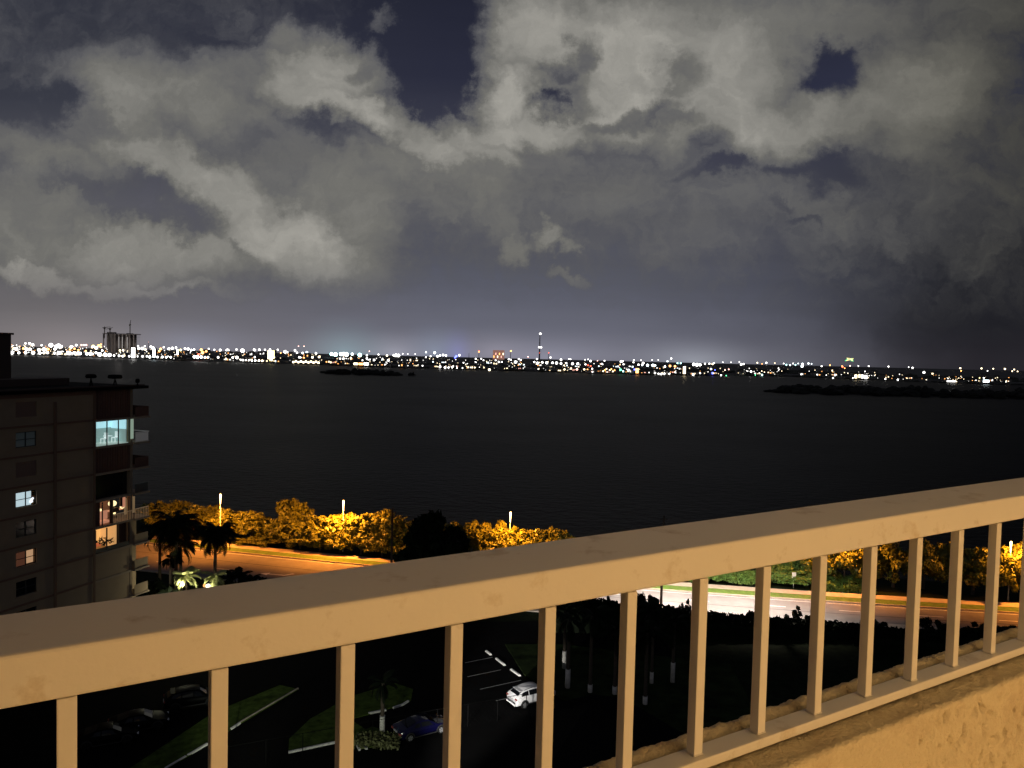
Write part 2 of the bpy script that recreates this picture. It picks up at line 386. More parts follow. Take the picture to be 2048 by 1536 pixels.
# ------------------------------------------------------------------ ground, road, water
def FY(X): X = max(-75, min(95, X)); return 114.7-.206*(X+31.6)+.000757*(X+31.6)*(X-25.2)
grass = mat('grass', (.010, .015, .006), .95, spec=.06, noise_s=1.1, amt=.5, bump=9, bump_s=.6)
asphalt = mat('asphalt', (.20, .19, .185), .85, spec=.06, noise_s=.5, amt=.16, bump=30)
asph_d = mat('unlit_asphalt', (.0035, .0035, .0035), .9, spec=.06, noise_s=.8, amt=.35, bump=20)  # near black colour stands in for the unlit car park
conc = mat('concrete', (.42, .36, .29), .85, noise_s=1.2, amt=.2)
white = mat('white_marking', (.75, .75, .72), .6, noise_s=3, amt=.12)
def strip(name, o0, o1, z, m, X0=-110, X1=130, step=4, top=None, thick=None, **k):
    vs = []; fs = []; n = 0; X = X0
    while X <= X1+.01:
        vs += [(X, FY(X)+o0, z), (X, FY(X)+o1, z)]; n += 1; X += step
    for i in range(n-1): fs.append((2*i, 2*i+2, 2*i+3, 2*i+1))
    if thick:
        q = len(vs); vs += [(x, y, z-thick) for x, y, _ in vs]
        for i in range(n-1):
            fs += [(2*i, q+2*i, q+2*i+2, 2*i+2), (2*i+1, 2*i+3, q+2*i+3, q+2*i+1)]
        fs += [(0, 1, q+1, q), (2*n-2, q+2*n-2, q+2*n-1, 2*n-1)]
    o = MB().add(vs, fs).build(name, m); return tag(o, kind='structure')
# near land: one sheet, ends at the shore
vs = []; fs = []; Xs = list(range(-400, 421, 10))
for X in Xs: vs += [(X, -120, 0), (X, FY(X)+13.5+1.2*nz(X*.11), 0), (X, FY(X)+16+1.2*nz(X*.11), -1.6)]
for i in range(len(Xs)-1): fs += [(3*i, 3*i+3, 3*i+4, 3*i+1), (3*i+1, 3*i+4, 3*i+5, 3*i+2)]
tag(MB().add(vs, fs).build('ground', grass), kind='structure')
strip('road', -13, 0, .03, asphalt)
strip('kerb', 0, .25, .16, conc, thick=.2)
strip('kerb', -13.25, -13, .16, conc, thick=.2)
strip('verge', .25, 2.4, .10, mat('verge_grass', (.09, .16, .02), .95, noise_s=1.5, amt=.4))
strip('sidewalk', 2.4, 4.3, .11, conc)
seam = mat('road_seam', (.035, .033, .03), .9)
strip('road_seam', -4.75, -4.6, .034, seam)
strip('edge_line', -.62, -.5, .034, white)
X = -100
while X < 120:
    if X > -20: strip('lane_marking', -3.42, -3.28, .035, white, X0=X, X1=X+3, step=3)
    strip('lane_marking', -8.5, -8.36, .035, white, X0=X+1, X1=X+4, step=3)
    X += 9.5
# turn arrow on the left lane
A = gp(550, 1148)
ar = MB().add([(0,0,0),(2.6,.15,0),(2.6,.4,0),(0,.25,0)], [(0,1,2,3)]).add([(-1.1,.1,0),(.1,-.45,0),(.1,.75,0)], [(0,1,2)]).add([(2.2,.15,0),(2.6,.15,0),(3.6,1.2,0),(3.2,1.3,0)], [(0,1,2,3)])
tag(ar.build('turn_arrow', white, None, (A.x-1, A.y-.3, .037), R(-12)), kind='structure')

def water_mat():
    m = bpy.data.materials.new('water'); m.use_nodes = True; nt = m.node_tree; b = nt.nodes['Principled BSDF']
    b.inputs['Base Color'].default_value = (.004, .005, .006, 1); b.inputs['Roughness'].default_value = .22; b.inputs['IOR'].default_value = 1.09
    g = nt.nodes.new('ShaderNodeNewGeometry')
    def n(s, d, sc3):
        mp = nt.nodes.new('ShaderNodeMapping'); mp.inputs['Scale'].default_value = sc3; nt.links.new(g.outputs['Position'], mp.inputs[0])
        q = nt.nodes.new('ShaderNodeTexNoise'); q.inputs['Scale'].default_value = s; q.inputs['Detail'].default_value = d; q.inputs['Roughness'].default_value = .6
        nt.links.new(mp.outputs[0], q.inputs[0]); return q.outputs[0]
    a = n(.35, 5, (1, 1.4, 1)); c = n(.012, 6, (.8, 1.2, 1))
    bp = nt.nodes.new('ShaderNodeBump'); bp.inputs['Strength'].default_value = .9; bp.inputs['Distance'].default_value = .45; nt.links.new(a, bp.inputs['Height'])
    nt.links.new(bp.outputs[0], b.inputs['Normal'])
    mr = nt.nodes.new('ShaderNodeMapRange'); mr.inputs[1].default_value = .35; mr.inputs[2].default_value = .7; mr.inputs[3].default_value = .43; mr.inputs[4].default_value = .46
    nt.links.new(c, mr.inputs[0]); nt.links.new(mr.outputs[0], b.inputs['Roughness'])
    return m
tag(MB().add([(-3000, 60, -.9), (3000, 60, -.9), (3000, 2600, -.9), (-3000, 2600, -.9)], [(0, 1, 2, 3)]).build('water', water_mat()), kind='structure')

# far shore
SH = [(-400, 700), (0, 709), (60, 710), (250, 717), (420, 723), (600, 728), (780, 735), (1000, 741), (1200, 747), (1400, 751), (1550, 752), (1700, 758), (1850, 764), (2048, 770), (2500, 780)]
def shore_y(px):
    for (a, ya), (b, yb) in zip(SH, SH[1:]):
        if a <= px <= b: return ya+(yb-ya)*(px-a)/(b-a)
    return SH[0][1] if px < 0 else SH[-1][1]
def horizon_y(px):
    d0 = ray(px, 700).z; d1 = ray(px, 760).z; return 700+60*d0/(d0-d1)
def shoreY(px): return gp(px, shore_y(px), 0).y
land = mat('far_land', (.09, .09, .085), .95, noise_s=.02, amt=.4)
vs = []; fs = []; k = 0
for px in range(-400, 2501, 20):
    q = gp(px, shore_y(px)+.6*nz(px*.03), -.8); e = ray(px, horizon_y(px)); e = Vector((e.x/e.y*3700, 3700, 1.5))
    vs += [q, Vector((q.x, q.y+3, 1.2)), Vector((q.x*1.02, q.y*1.02+10, 1.5)), e]; k += 1
for i in range(k-1):
    for j in range(3): fs.append((4*i+j, 4*i+4+j, 4*i+5+j, 4*i+1+j))
tag(MB().add(vs, fs).build('far_shore', land), kind='structure')
# ragged low woods along the far shore and the two dark islands
fol_far = mat('far_foliage', (.05, .055, .045), .95, noise_s=.05, amt=.6); fol_isl = mat('island_foliage', (.012, .014, .011), .95, noise_s=.05, amt=.5)
def woods(name, pts, h, w, label, cat='woods', n=4, seed=1, struct=None):
    """a long low mass of crowns: many small overlapping tufts along a line"""
    rr = random.Random(seed); m = MB()
    for (a, b) in zip(pts, pts[1:]):
        L_ = (Vector(b)-Vector(a)).length; k = max(2, int(L_/w*n))
        for i in range(k):
            t = rr.random(); p = Vector(a).lerp(Vector(b), t); r = w*rr.uniform(.5, 1.1); hh = h*(.55+.5*abs(nz(p.x*.012, p.y*.01, seed))*2)*rr.uniform(.55, 1.1)
            cx = p.x+rr.uniform(-w, w); cy = p.y+rr.uniform(-w, w)
            vs = []; nn = 7
            for j in range(nn):
                a_ = 2*PI*j/nn; vs.append((cx+r*math.cos(a_)*rr.uniform(.8, 1.2), cy+r*math.sin(a_)*rr.uniform(.8, 1.2), 0))
            for j in range(nn):
                a_ = 2*PI*j/nn; vs.append((cx+r*.8*math.cos(a_)*rr.uniform(.7, 1.2), cy+r*.8*math.sin(a_)*rr.uniform(.7, 1.2), hh*rr.uniform(.6, .85)))
            vs.append((cx, cy, hh))
            fs = [(j, (j+1) % nn, nn+(j+1) % nn, nn+j) for j in range(nn)]+[(nn+j, nn+(j+1) % nn, 2*nn) for j in range(nn)]
            m.add(vs, fs)
    return tag(m.build(name, fol_far), label, cat, kind='stuff')
P = lambda px, py, dy=0, z=0: tuple(gp(px, py+dy, z))
woods('far_woods', [P(px, shore_y(px), -1.2) for px in range(-60, 2200, 60)], 5, 14, 'dark low tree belt along the waterline of the far shore', n=1.0, seed=3)
woods('far_woods', [tuple(Vector(P(px, shore_y(px), 0))*1.22) for px in range(380, 2200, 60)], 9, 20, 'dark woods behind the first houses of the far shore', n=1.6, seed=4)
woods('far_woods', [P(px, shore_y(px), -4) for px in range(1420, 2200, 40)], 10, 14, 'taller black woods on the right part of the far shore', n=2, seed=5)
def island(pa, pb, h, w, label, seed, taper=True, dens=5, dpt=60):
    rr = random.Random(seed); m = MB(); a = gp(*pa); b = gp(*pb); L_ = (b-a).length; k = int(L_/w*dens)
    vs = []; nn = 40
    for j in range(nn):
        t = 2*PI*j/nn; c = (a+b)/2; d = (b-a)/2; nrm = Vector((-d.y, d.x, 0)).normalized()
        vs.append(tuple(c+d*1.02*math.cos(t)+nrm*dpt/2*math.sin(t)+Vector((0, 0, -.6))))
    m.add(vs, [tuple(range(nn))])
    nrm = Vector((-(b-a).y, (b-a).x, 0)).normalized()
    for i in range(k):
        t = rr.random(); env = min(1, (4*t*(1-t))**.5) if taper else min(1, (t*9)**.6, 1)
        p = a.lerp(b, t)+nrm*rr.uniform(-.45, .45)*dpt*env
        r = w*rr.uniform(.4, 1)*(.4+.6*env); hh = h*env*rr.uniform(.5, 1.05)*(.75+.5*nz(t*9, seed))
        hh = max(hh, 1)
        q = []
        for lvl, (sc_, zz) in enumerate(((1, -.5), (1.05, .35), (.75, .8), (.3, 1))):
            for j in range(7):
                t_ = 2*PI*j/7+lvl*.4; q.append((p.x+r*sc_*math.cos(t_)*rr.uniform(.75, 1.25), p.y+r*sc_*math.sin(t_)*rr.uniform(.75, 1.25), hh*zz*rr.uniform(.88, 1.1) if lvl else -.5))
        f = [(l*7+j, l*7+(j+1) % 7, l*7+7+(j+1) % 7, l*7+7+j) for l in range(3) for j in range(7)]+[tuple(21+j for j in range(7))]
        m.add(q, f)
    o = m.build('island', fol_isl); return tag(o, label, 'island')
island((648, 744), (800, 750), 7.5, 7, 'small wooded island in the middle of the dark lagoon', 11)
island((817, 750), (829, 750), 5, 2.5, 'tiny mangrove islet to the right of the small island', 12, dens=4, dpt=5)
island((1532, 782), (2300, 800), 9.5, 9, 'long low black wooded island at the right edge of the water', 13, taper=False, dens=4, dpt=50)
# ------------------------------------------------------------------ far town
EM = {}
def em(c, s=6):
    k = (c, s)
    if k not in EM:
        cols = dict(white=(1,.97,.92), cool=(.8,.95,1), warm=(1,.8,.5), orange=(1,.42,.12), red=(1,.12,.06), green=(.1,1,.35), blue=(.12,.15,1), teal=(.5,1,.95), yellow=(1,.85,.3), pink=(1,.5,.4))
        EM[k] = mat('glow_'+c+('' if s == 6 else '_dim'), (.1, .1, .1), .5, emit=cols[c], es=s, far=True)
    return EM[k]
pole_m = mat('far_pole', (.05, .05, .05), .8)
NAMES = dict(white='white', cool='bluish white', warm='warm yellow', orange='orange', red='red', green='green', blue='blue', teal='teal', yellow='yellow', pink='pinkish')
nl = [0]
def far_lamp(px, py, r, c, s=6):
    dy = max(2.5, py-horizon_y(px)); S = shoreY(px); rr = random.Random(int(px*7+py*13))
    zt = rr.uniform(8, 14); D = (HC-zt)*F/dy; D = min(3300, max(S+8, D)); p = at(px, py, D)
    if p.z < 2.6:
        D = max(S+4, (HC-3.2)*F/dy); p = at(px, py, D)
    rad = max(.4, r*(1.0 if px < 750 else (.8 if px < 1450 else .66))*D/F)
    m = MB().ball((0, 0, 0), rad, 8, 5, 0)  # globe oversized so its glow stands in for bloom
    m.tube([(0, 0, -rad*.7), (0, 0, -max(1.5, p.z-.8))], .12, 4, 1)
    o = m.build('street_lamp', [em(c, s), pole_m], None, p)
    near = py > shore_y(px)-9
    side = 'left third' if px < 700 else ('middle' if px < 1400 else 'right third')
    where = ('at the waterline' if near else 'in the town behind')+', '+side+' of the far shore'
    return tag(o, '%s lamp shining %s' % (NAMES[c], where), 'lamp', '%s lamps %s' % (NAMES[c], where))
def Z(ox, pts, c, dr=1.0):       # readings from the photograph, quarter pixels
    for q in pts:
        x, y, r = q[:3]; far_lamp(ox+x/4, 640+y/4, r*dr, q[3] if len(q) > 3 else c)
Z(0, [(95,262,3.2),(150,262,2.4),(130,232,3.2),(112,228,1.8,'warm'),(205,262,2.6),(212,234,3),(240,236,2.8),(186,228,2,'orange'),(204,187,1.6),(236,187,2),(262,196,2.2),(265,262,3.2),(312,240,3),(318,265,2.6),
      (333,202,1.6),(345,236,2.6,'warm'),(358,236,3.2),(350,262,2),(380,262,2.4),(407,202,4),(386,234,2.2,'orange'),(440,232,2.5),(452,212,3.4),(468,204,3.4),(488,213,3),(436,265,2.2),(470,262,3.2),(484,262,3),(498,260,3),(545,262,3.4),(556,264,3.4),(594,265,3),
      (625,264,3),(640,268,2.8),(570,215,2.8),(610,201,2),(560,236,1.8,'orange'),(596,230,1.8,'orange'),(627,240,1.8,'orange'),(652,200,1.6,'pink'),(672,200,1.6,'pink'),(690,200,1.6,'pink'),(695,270,2.8),(686,248,1.8,'orange'),(722,270,3.2),(740,272,2),
      (745,210,2.6,'yellow'),(738,218,1.8,'warm'),(770,222,3),(790,205,2.4,'orange'),(806,214,2,'orange'),(808,195,1.4,'orange'),(830,212,1.6),(768,262,2.2),(798,275,4),(818,244,1.8),(842,278,3.6),(878,280,3.4),(912,285,1.8),(952,287,1.8),(982,289,2),(1034,290,1.8),
      (960,244,1.8,'warm'),(1004,238,2.4,'warm'),(985,242,1.8,'warm'),(1105,208,1.6),(1110,228,2.4),(1138,228,2.8),(1158,210,1.5),(1163,236,2,'warm'),(1104,291,1.8),(1140,291,1.8),(1176,290,1.8),(1198,296,2.4),(1207,214,2),(1224,225,3),(1260,296,2),(1274,250,2,'orange'),(1285,232,2.4,'orange'),
      (1298,296,2.2),(1310,218,1.6),(1330,298,2),(1350,230,2.2),(1366,298,2),(1378,226,2.6),(1408,222,2),(1445,240,2.2,'yellow'),(1480,228,2),(1505,232,2.4),(1530,240,2),(1553,236,1.8),(1555,294,3),(1580,296,3),(1610,296,2.8),(1640,298,2),(1664,298,2),(1610,238,2.6,'orange'),(1588,276,2,'red'),(1620,262,3,'orange'),(1650,250,2,'orange'),
      (1670,230,1.5),(1715,238,1.5),(1762,240,2.2),(1820,245,3.6),(1745,298,2),(1808,311,1.8,'warm'),(1862,300,2),(1895,300,3),(1892,236,1.8),(1940,245,3.8),(1925,318,1.4),(1943,321,1.8),(1966,321,1.4),(1990,323,1.4),(2015,325,1.6),(2038,240,2.2),(2040,325,1.6),(2038,298,1.6)], 'white')
Z(500, [(34,238,2.2),(75,238,2),(120,238,1.6),(160,238,2),(222,238,1.6),(280,254,3),(300,258,1.6),(360,242,2),(376,262,1.8),(422,264,2),(455,258,2.2,'cool'),(528,266,2),(432,210,1,'pink'),(388,210,1,'pink'),(15,324,1.8),(43,324,1.8),(72,324,1.8),(38,296,1.6),(98,326,2,'warm'),
        (246,264,1.2,'orange'),(398,303,3),(430,303,1.8,'orange'),(500,298,2.2,'warm'),(553,295,2.2,'warm'),(652,272,3.4,'teal'),(684,276,4.4,'teal'),(728,273,3.6,'cool'),(748,273,4,'cool'),(772,275,4.2,'cool'),(818,273,2.6,'cool'),(878,280,4,'teal'),(806,302,1.4,'warm'),(935,282,1.8),(955,250,1,'pink'),(1028,276,1.8),(1096,284,2.4,'warm'),
        (1150,282,2.4),(1168,282,3.8),(1188,284,3.8),(1060,310,1.5),(1106,322,2.6),(935,308,1.8),(993,320,2),(960,316,1.2),(900,322,1.3),(1222,270,1.2),(1262,272,1.2),(1322,272,1.2),(1408,258,1.8,'cool'),(1477,262,3,'cool'),(1408,298,1.6),(1445,290,1.8),(1500,290,2.6),(1520,284,2),(1545,280,2.6),(1568,284,2.2),(1650,290,2.6,'blue'),(1640,300,2,'blue'),(1675,282,2.4),
        (1832,255,1.8,'orange'),(1806,310,1.8),(1804,335,1.4),(1850,310,1.6),(1868,322,1.5),(1708,342,1.5),(1618,378,2.2),(1655,384,1.4),(1520,375,2.6),(1560,380,2.6),(1588,380,2),(1700,384,1.4),(1798,380,1.6,'warm'),(1915,398,3,'warm'),(1990,335,2),(1965,322,1.6),(1380,366,1.6),(40,240,1.2,'red'),(170,250,1,'red')], 'white')
Z(1000, [(322,110,2.6),(313,218,2.2),(329,218,2.2),(88,248,1.8,'orange'),(224,294,1.4,'pink'),(390,262,1,'red'),(30,296,1.4),(70,314,2),(85,318,2.2),(124,336,3.4),(150,312,1.8),(166,320,2),(14,336,1.8),(296,312,2),(275,336,2),(300,345,3),(338,340,2.6),(374,342,3.2),(404,300,2),(420,342,2.6),(452,344,3.2),(488,348,2.6),(488,318,2.6),(530,345,2),(552,312,1.6),(565,314,1.4),
        (580,350,3),(622,350,3),(684,355,1.8),(725,328,2.4),(680,318,1.3),(705,315,1.3),(815,355,3),(836,326,1.6),(780,326,1.2,'pink'),(968,332,2.6),(980,330,2.2),(988,354,1.8),(1070,320,1.5),(1068,338,1.8),(1108,358,2.2),(1128,322,1.3),(1145,345,2.8),(1138,360,2.2,'cool'),(1180,362,3.2,'cool'),(1222,362,3.2,'cool'),(1240,364,2.6,'cool'),(1217,320,1.2),(1266,320,1.1),
        (1370,308,2),(1320,372,2.2),(1340,330,1.8,'cool'),(1420,345,1.8,'teal'),(1445,345,1.8,'teal'),(1400,370,2.6,'orange'),(1360,368,2.8,'orange'),(1550,355,3.6,'white'),(1575,358,4),(1600,358,3.4),(1640,350,2),(1675,350,2),(1712,345,1.8),(1700,352,2,'warm'),(1848,338,1.4),(1915,336,1.6),(1930,355,3.2),(1950,352,2.4),(1783,338,1.2),
        (965,398,2.6,'green'),(985,410,2,'teal'),(516,395,2,'warm'),(568,388,2,'warm'),(616,395,2.4,'pink'),(674,395,2,'warm'),(700,396,1.6,'orange'),(738,390,1.8),(740,415,1.5),(725,368,1.6,'red'),(704,362,1.4,'red'),(1030,400,2.4,'cool'),(1076,396,2,'blue'),(1190,420,1.6),(1240,424,2.2),(1268,430,2),(1290,432,2.4),(1315,430,2),(1355,430,2),
        (1545,438,2.6),(1600,425,1.8),(1688,392,2.2),(1700,425,2.6,'blue'),(1720,400,1.4,'blue'),(1830,395,1.8,'pink'),(1800,400,1.8,'pink'),(2008,413,3),(1768,442,1.8),(1810,445,1.4,'green')], 'white')
def Z2(pts, c):
    for q in pts: far_lamp(1500+q[0]/3.737, 640+q[1]/3.737, q[2], q[3] if len(q) > 3 else c)
Z2([(8,386,3),(55,320,2,'warm'),(90,328,1.4,'orange'),(122,320,2.6),(186,322,1.4,'warm'),(252,325,1.6),(272,335,2,'teal'),(300,338,2,'cool'),(322,325,1.8),(340,335,2,'teal'),(360,325,1.6,'cool'),(392,328,2.8,'cool'),(390,345,4,'cool'),(437,325,2.4,'cool'),(460,328,1.6,'cool'),(535,345,2.2),(598,338,2,'orange'),(692,350,2.6,'red'),(688,344,1.6,'orange'),(708,360,1.6,'orange'),
    (748,343,1.8,'pink'),(810,343,1.5),(887,345,2),(1035,348,2),(1186,352,1.4),(1215,357,2.4),(1300,392,3.4),(1572,360,2.2,'warm'),(1578,380,1.8,'orange'),(1730,362,2.2,'warm'),(1775,380,1.5),(1818,364,1.8,'warm'),(1905,366,2.4,'warm'),(1960,382,1.6,'warm'),(1975,370,1.8,'warm'),(2000,384,1.6,'warm'),(1747,433,1.8),(1716,433,1.4,'yellow'),
    (88,382,1.4,'warm'),(108,390,1.3,'warm'),(90,410,2.6,'teal'),(40,410,1.4,'green'),(620,433,2.2),(570,412,1.2),(1012,441,2),(1105,446,2.4),(770,433,1.8),(860,384,1.4)], 'white')

rr = random.Random(21); tl = [MB(), MB(), MB()]; hl_ = MB()
for i in range(620):
    px = min(2040, 20+2020*rr.random()**1.9); b = shore_y(px); t = b-rr.uniform(2, 21 if px < 1250 else 15); D = max(shoreY(px)+12, min(3300, (HC-rr.uniform(6, 14))*F/max(2.5, t-horizon_y(px)))); p = at(px, t, D)
    if p.z < 2.5: continue
    rad = rr.uniform(.35, 1.0)*D/F; k = rr.choice([0, 0, 0, 1, 1, 2])
    tl[k].ball(tuple(p), rad, 6, 4)
mm = MB()
for k, t in enumerate(tl): mm.add(t.v, t.f, k, True)
tag(mm.build('town_lights', [em('white', 3), em('warm', 3), em('orange', 3)]), 'countless faint lights scattered through the town across the water', 'lights', kind='stuff')
# far buildings: dark low blocks with their lit rooms
bd = mat('far_wall', (.20, .19, .18), .9, noise_s=.2, amt=.3)
def far_building(px0, px1, py_top, py_bot, label, wins, dD=60, wallm=None, name='house', group=None, cat='house', D=None):
    pc = (px0+px1)/2; S = shoreY(pc)
    D = D or max(S+8, min(3000, (HC-1.4)*F/max(3, py_bot-horizon_y(pc))))
    a = at(px0, py_top, D); b = at(px1, py_top, D); w = b.x-a.x; h = max(2.5, a.z-1)
    o = empty(name, (a.x, D, .9), 0, label, cat, group)
    MB().box(0, w, 0, min(18, w), 0, h).build('wall', wallm or bd, o)
    MB().add([(-.4, -.4, h+.003), (w+.4, -.4, h+.003), (w+.4, min(18, w)+.4, h+.003), (-.4, min(18, w)+.4, h+.003), (w*.25, min(18, w)*.5, h+1.6), (w*.75, min(18, w)*.5, h+1.6)], [(0,3,2,1),(0,1,5,4),(1,2,5),(2,3,4,5),(3,0,4)]).build('roof', mat('far_roof', (.03, .028, .026), .9), o) if cat == 'house' else None
    for (x0, x1, y0, y1, c) in wins:   # fractions of the front
        MB().box(w*x0, w*x1, -.12, -.02, h*y0, h*y1).build('window', em(*c) if isinstance(c, tuple) else em(c), o)
    return o
# named ones
far_building(535, 549, 700, 722, 'tall floodlit yellow tower with glowing vertical stripes on the far shore', [(.05,.2,.02,.97,'warm'),(.3,.45,.02,.97,'yellow'),(.55,.7,.02,.97,'warm'),(.82,.97,.02,.97,'yellow')], name='tower_block', cat='building')
far_building(262, 271, 694, 716, 'narrow brightly lit white block below the concrete shell on the far shore', [(.1,.9,.05,.95,'white')], name='tower_block', cat='building')
far_building(305, 311, 696, 716, 'slim bright white facade to the right of the concrete shell', [(.1,.9,.05,.95,'cool')], name='tower_block', cat='building')
far_building(353, 357, 698, 715, 'thin white lit facade further right of the slim bright one', [(.1,.9,.05,.95,'white')], name='tower_block', cat='building')
far_building(986, 1009, 700, 714, 'wide low block outlined with red and orange lamps left of the tall mast', [(.05+.16*i, .14+.16*i, .2+.3*(i % 2), .42+.3*(i % 2), (('orange', 1.6), ('pink', 1.6), ('warm', 1.6))[i % 3]) for i in range(6)], wallm=mat('wall_glow', (.5, .35, .3), .9, emit=(.25, .12, .09), es=1, far=True), name='tower_block', cat='building')  # the wall itself glows in place of red lamplight falling on it
far_building(1271, 1278, 736, 747, 'short block with an orange lit front at the waterline right of centre', [(.1,.9,.1,.95,'orange')], name='tower_block', cat='building')
far_building(1366, 1372, 732, 750, 'slim orange lit column of a building on the waterline', [(.1,.9,.1,.95,('warm'))], name='tower_block', cat='building')
far_building(1205, 1232, 734, 746, 'broad waterfront house with many orange lit windows', [(.02+.12*i, .1+.12*i, .2+.2*(i % 3), .4+.2*(i % 3), ('warm', 'orange')[i % 2]) for i in range(8)])
far_building(1709, 1736, 746, 761, 'large lit cream house on the right part of the far shore', [(.02,.2,.1,.7,('warm')),(.3,.44,.2,.8,('warm',3)),(.5,.66,.1,.75,('white',3)),(.72,.95,.05,.6,'white')])
far_building(1893, 1914, 760, 768, 'low white floodlit boathouse at the right waterline', [(.05,.85,.15,.8,'white'),(.88,.98,.2,.6,'warm')])
far_building(1965, 1980, 758, 767, 'small white lit house near the right edge of the far shore', [(.1,.9,.2,.8,'cool')])
far_building(584, 640, 718, 727, 'long low marina building with a row of yellow lights', [(.02+.09*i, .08+.09*i, .1+.2*(i % 2), .5+.2*(i % 2), 'warm') for i in range(11)])
far_building(706, 738, 723, 731, 'low orange and white lit restaurant behind the small island', [(.05,.3,.2,.7,'warm'),(.35,.62,.2,.7,'orange'),(.68,.97,.2,.8,'white')])
rr = random.Random(77)
def row(x0, x1, n, yo, hgt, lit, cols, lab):
    for i in range(n):
        px = x0+(x1-x0)*(i+rr.uniform(.1, .8))/n; w = rr.uniform(9, 22); yb = shore_y(px)-yo+rr.uniform(-1.5, 1)
        wins = []; x = .06
        while x < .85:
            ww = rr.uniform(.06, .2)
            if rr.random() < lit: wins.append((x, x+ww, rr.uniform(.2, .4), rr.uniform(.5, .75), (rr.choice(cols), 3)))
            x += ww+rr.uniform(.06, .2)
        far_building(px, px+w, yb-hgt*rr.uniform(.7, 1.3), yb, 'low dark far shore house with lit windows '+lab, wins, group='low houses '+lab)
row(20, 700, 17, 2, 7, .6, ['white','warm','cool','warm','orange'], 'at the waterline, left third')
row(640, 1400, 22, 2, 6, .7, ['warm','white','warm','pink','orange'], 'at the waterline, middle')
row(1400, 2040, 15, 3, 6, .45, ['warm','white','orange'], 'at the waterline, right third')
row(640, 1400, 20, 11, 7, .75, ['white','cool','warm'], 'in the second row, middle')
row(380, 640, 6, 14, 8, .5, ['orange','warm','white'], 'behind the marina')
row(1400, 2040, 10, 12, 6, .25, ['warm','white'], 'in the second row, right third')

# unfinished concrete tower with cranes
D = 2100.0; cs = empty('construction_site', at(237, 700, D)*1.0, 0, 'unfinished grey concrete high rise shell on the far shore at the left', 'building')
b0 = Vector(cs.location); b0.z = 1; cs.location = b0
cc = mat('raw_concrete', (.34, .31, .29), .9, noise_s=.08, amt=.25)
def L3(px, py, dy=0): p = at(px, py, D+dy)-b0; return p
x0 = L3(208, 0).x; x1 = L3(270, 0).x; zt = L3(237, 668).z
MB().box(x0, x1, 0, 40, zt-1, zt).box(x0-5, x1+3, 4, 36, zt+.5, zt+1.6).build('top_slab', cc, cs)
nf = 14
for i in range(9):
    xx = x0+(x1-x0)*i/8.
    MB().box(xx-1.1, xx+1.1, .3, 3, 0, zt-1.003).build('column', cc, cs)
MB().box(x0+2, x1-2, 20, 21, 0, zt-1.003).build('back_wall', cc, cs)
MB().box(x0+6, x0+26, 8, 19.9, 0, zt+5).box(x1-24, x1-14, 8, 28, 0, zt+3).build('core_wall', cc, cs)
m = MB()
for f in range(1, nf): m.box(x0+.5, x1-.5, 3.2, 38, zt*f/nf-.35, zt*f/nf)
m.build('floor_slab', cc, cs)
m = MB()
for i, xx in enumerate((L3(240, 0).x, L3(247, 0).x, L3(257, 0).x)): m.box(xx-.9, xx+.9, -.3, -.05, zt*.28, zt*.86)
m.build('work_light', mat('glow_work', (.3, .3, .3), .8, emit=(1, .93, .9), es=.25, far=True), cs)
q_ = at(237, 690, D-70)
lamp('shell_fill_light', 'POINT', tuple(q_), 60000, (1, .9, .85), cs, shadow_soft_size=2)  # added unseen lamp that lifts the grey of the concrete shell
def crane(px, py_top, py_bot, jib, label):
    p = at(px, py_bot, D-6); c = empty('tower_crane', p, 0, label, 'crane')
    h = at(px, py_top, D-6).z-p.z; cm = mat('crane_steel', (.12, .11, .1), .7)
    MB().box(-.9, .9, -.9, .9, -12, h-4).build('mast', cm, c)
    MB().tube([(jib[0], 0, h-5+jib[2]), (0, 0, h-4), (jib[1], 0, h-5+jib[3])], [.6, 1.1, .5], 5).build('jib', cm, c)
    MB().box(-2, 2, -1.5, 1.5, h-8, h-4.7).build('cab', cm, c)
    MB().tube([(0, 0, h-4), (0, 0, h)], .4, 5).build('apex', cm, c)
crane(209, 652, 668, (-6, 16, 0, 3), 'left tower crane with a horizontal jib above the concrete shell')
crane(220, 654, 666, (-12, 8, -1, 4), 'middle short crane on the roof of the concrete shell')
crane(260, 645, 668, (-2, 2, -5, 12), 'right crane with its jib raised above the concrete shell')
# masts
def mast(px, py_top, D, lamps, label, r=.5):
    t = at(px, py_top, D); o = empty('radio_mast', (t.x, D, 1.2), 0, label, 'mast')
    MB().tube([(0, 0, 0), (0, 0, (t.z-1.2)*.6), (0, 0, t.z-1.2)], [r*1.6, r*1.2, r*.7], 6).build('mast_pole', mat('mast_steel', (.13, .12, .13), .6), o)
    for (py, c, rad) in lamps:
        z = at(px, py, D).z-1.2
        MB().ball((0, -r*1.5, z), rad*.5*D/F, 8, 6).build('beacon', em(c), o)
mast(1080, 666, 2300, [(667.5, 'white', 2.6), (694.5, 'white', 3.0), (706, 'red', 1)], 'tall mast with white beacons rising above the middle of the town', 1.6)
mast(958, 700, 2000, [(702, 'red', 1.8)], 'short mast with a red beacon left of the red lit block', .7)
mast(1021, 700, 2000, [(702, 'orange', 1.8)], 'short mast with an orange beacon right of the red lit block', .7)
mast(1097, 704, 2000, [(706, 'red', .8)], 'slim mast with a faint red beacon right of the tall mast', .6)
mast(938, 706, 1900, [(725, 'cool', .9)], 'thin unlit mast by the blue lamps', .6)
mast(297, 682, 2200, [(684, 'pink', .7)], 'thin mast to the right of the concrete shell', .6)
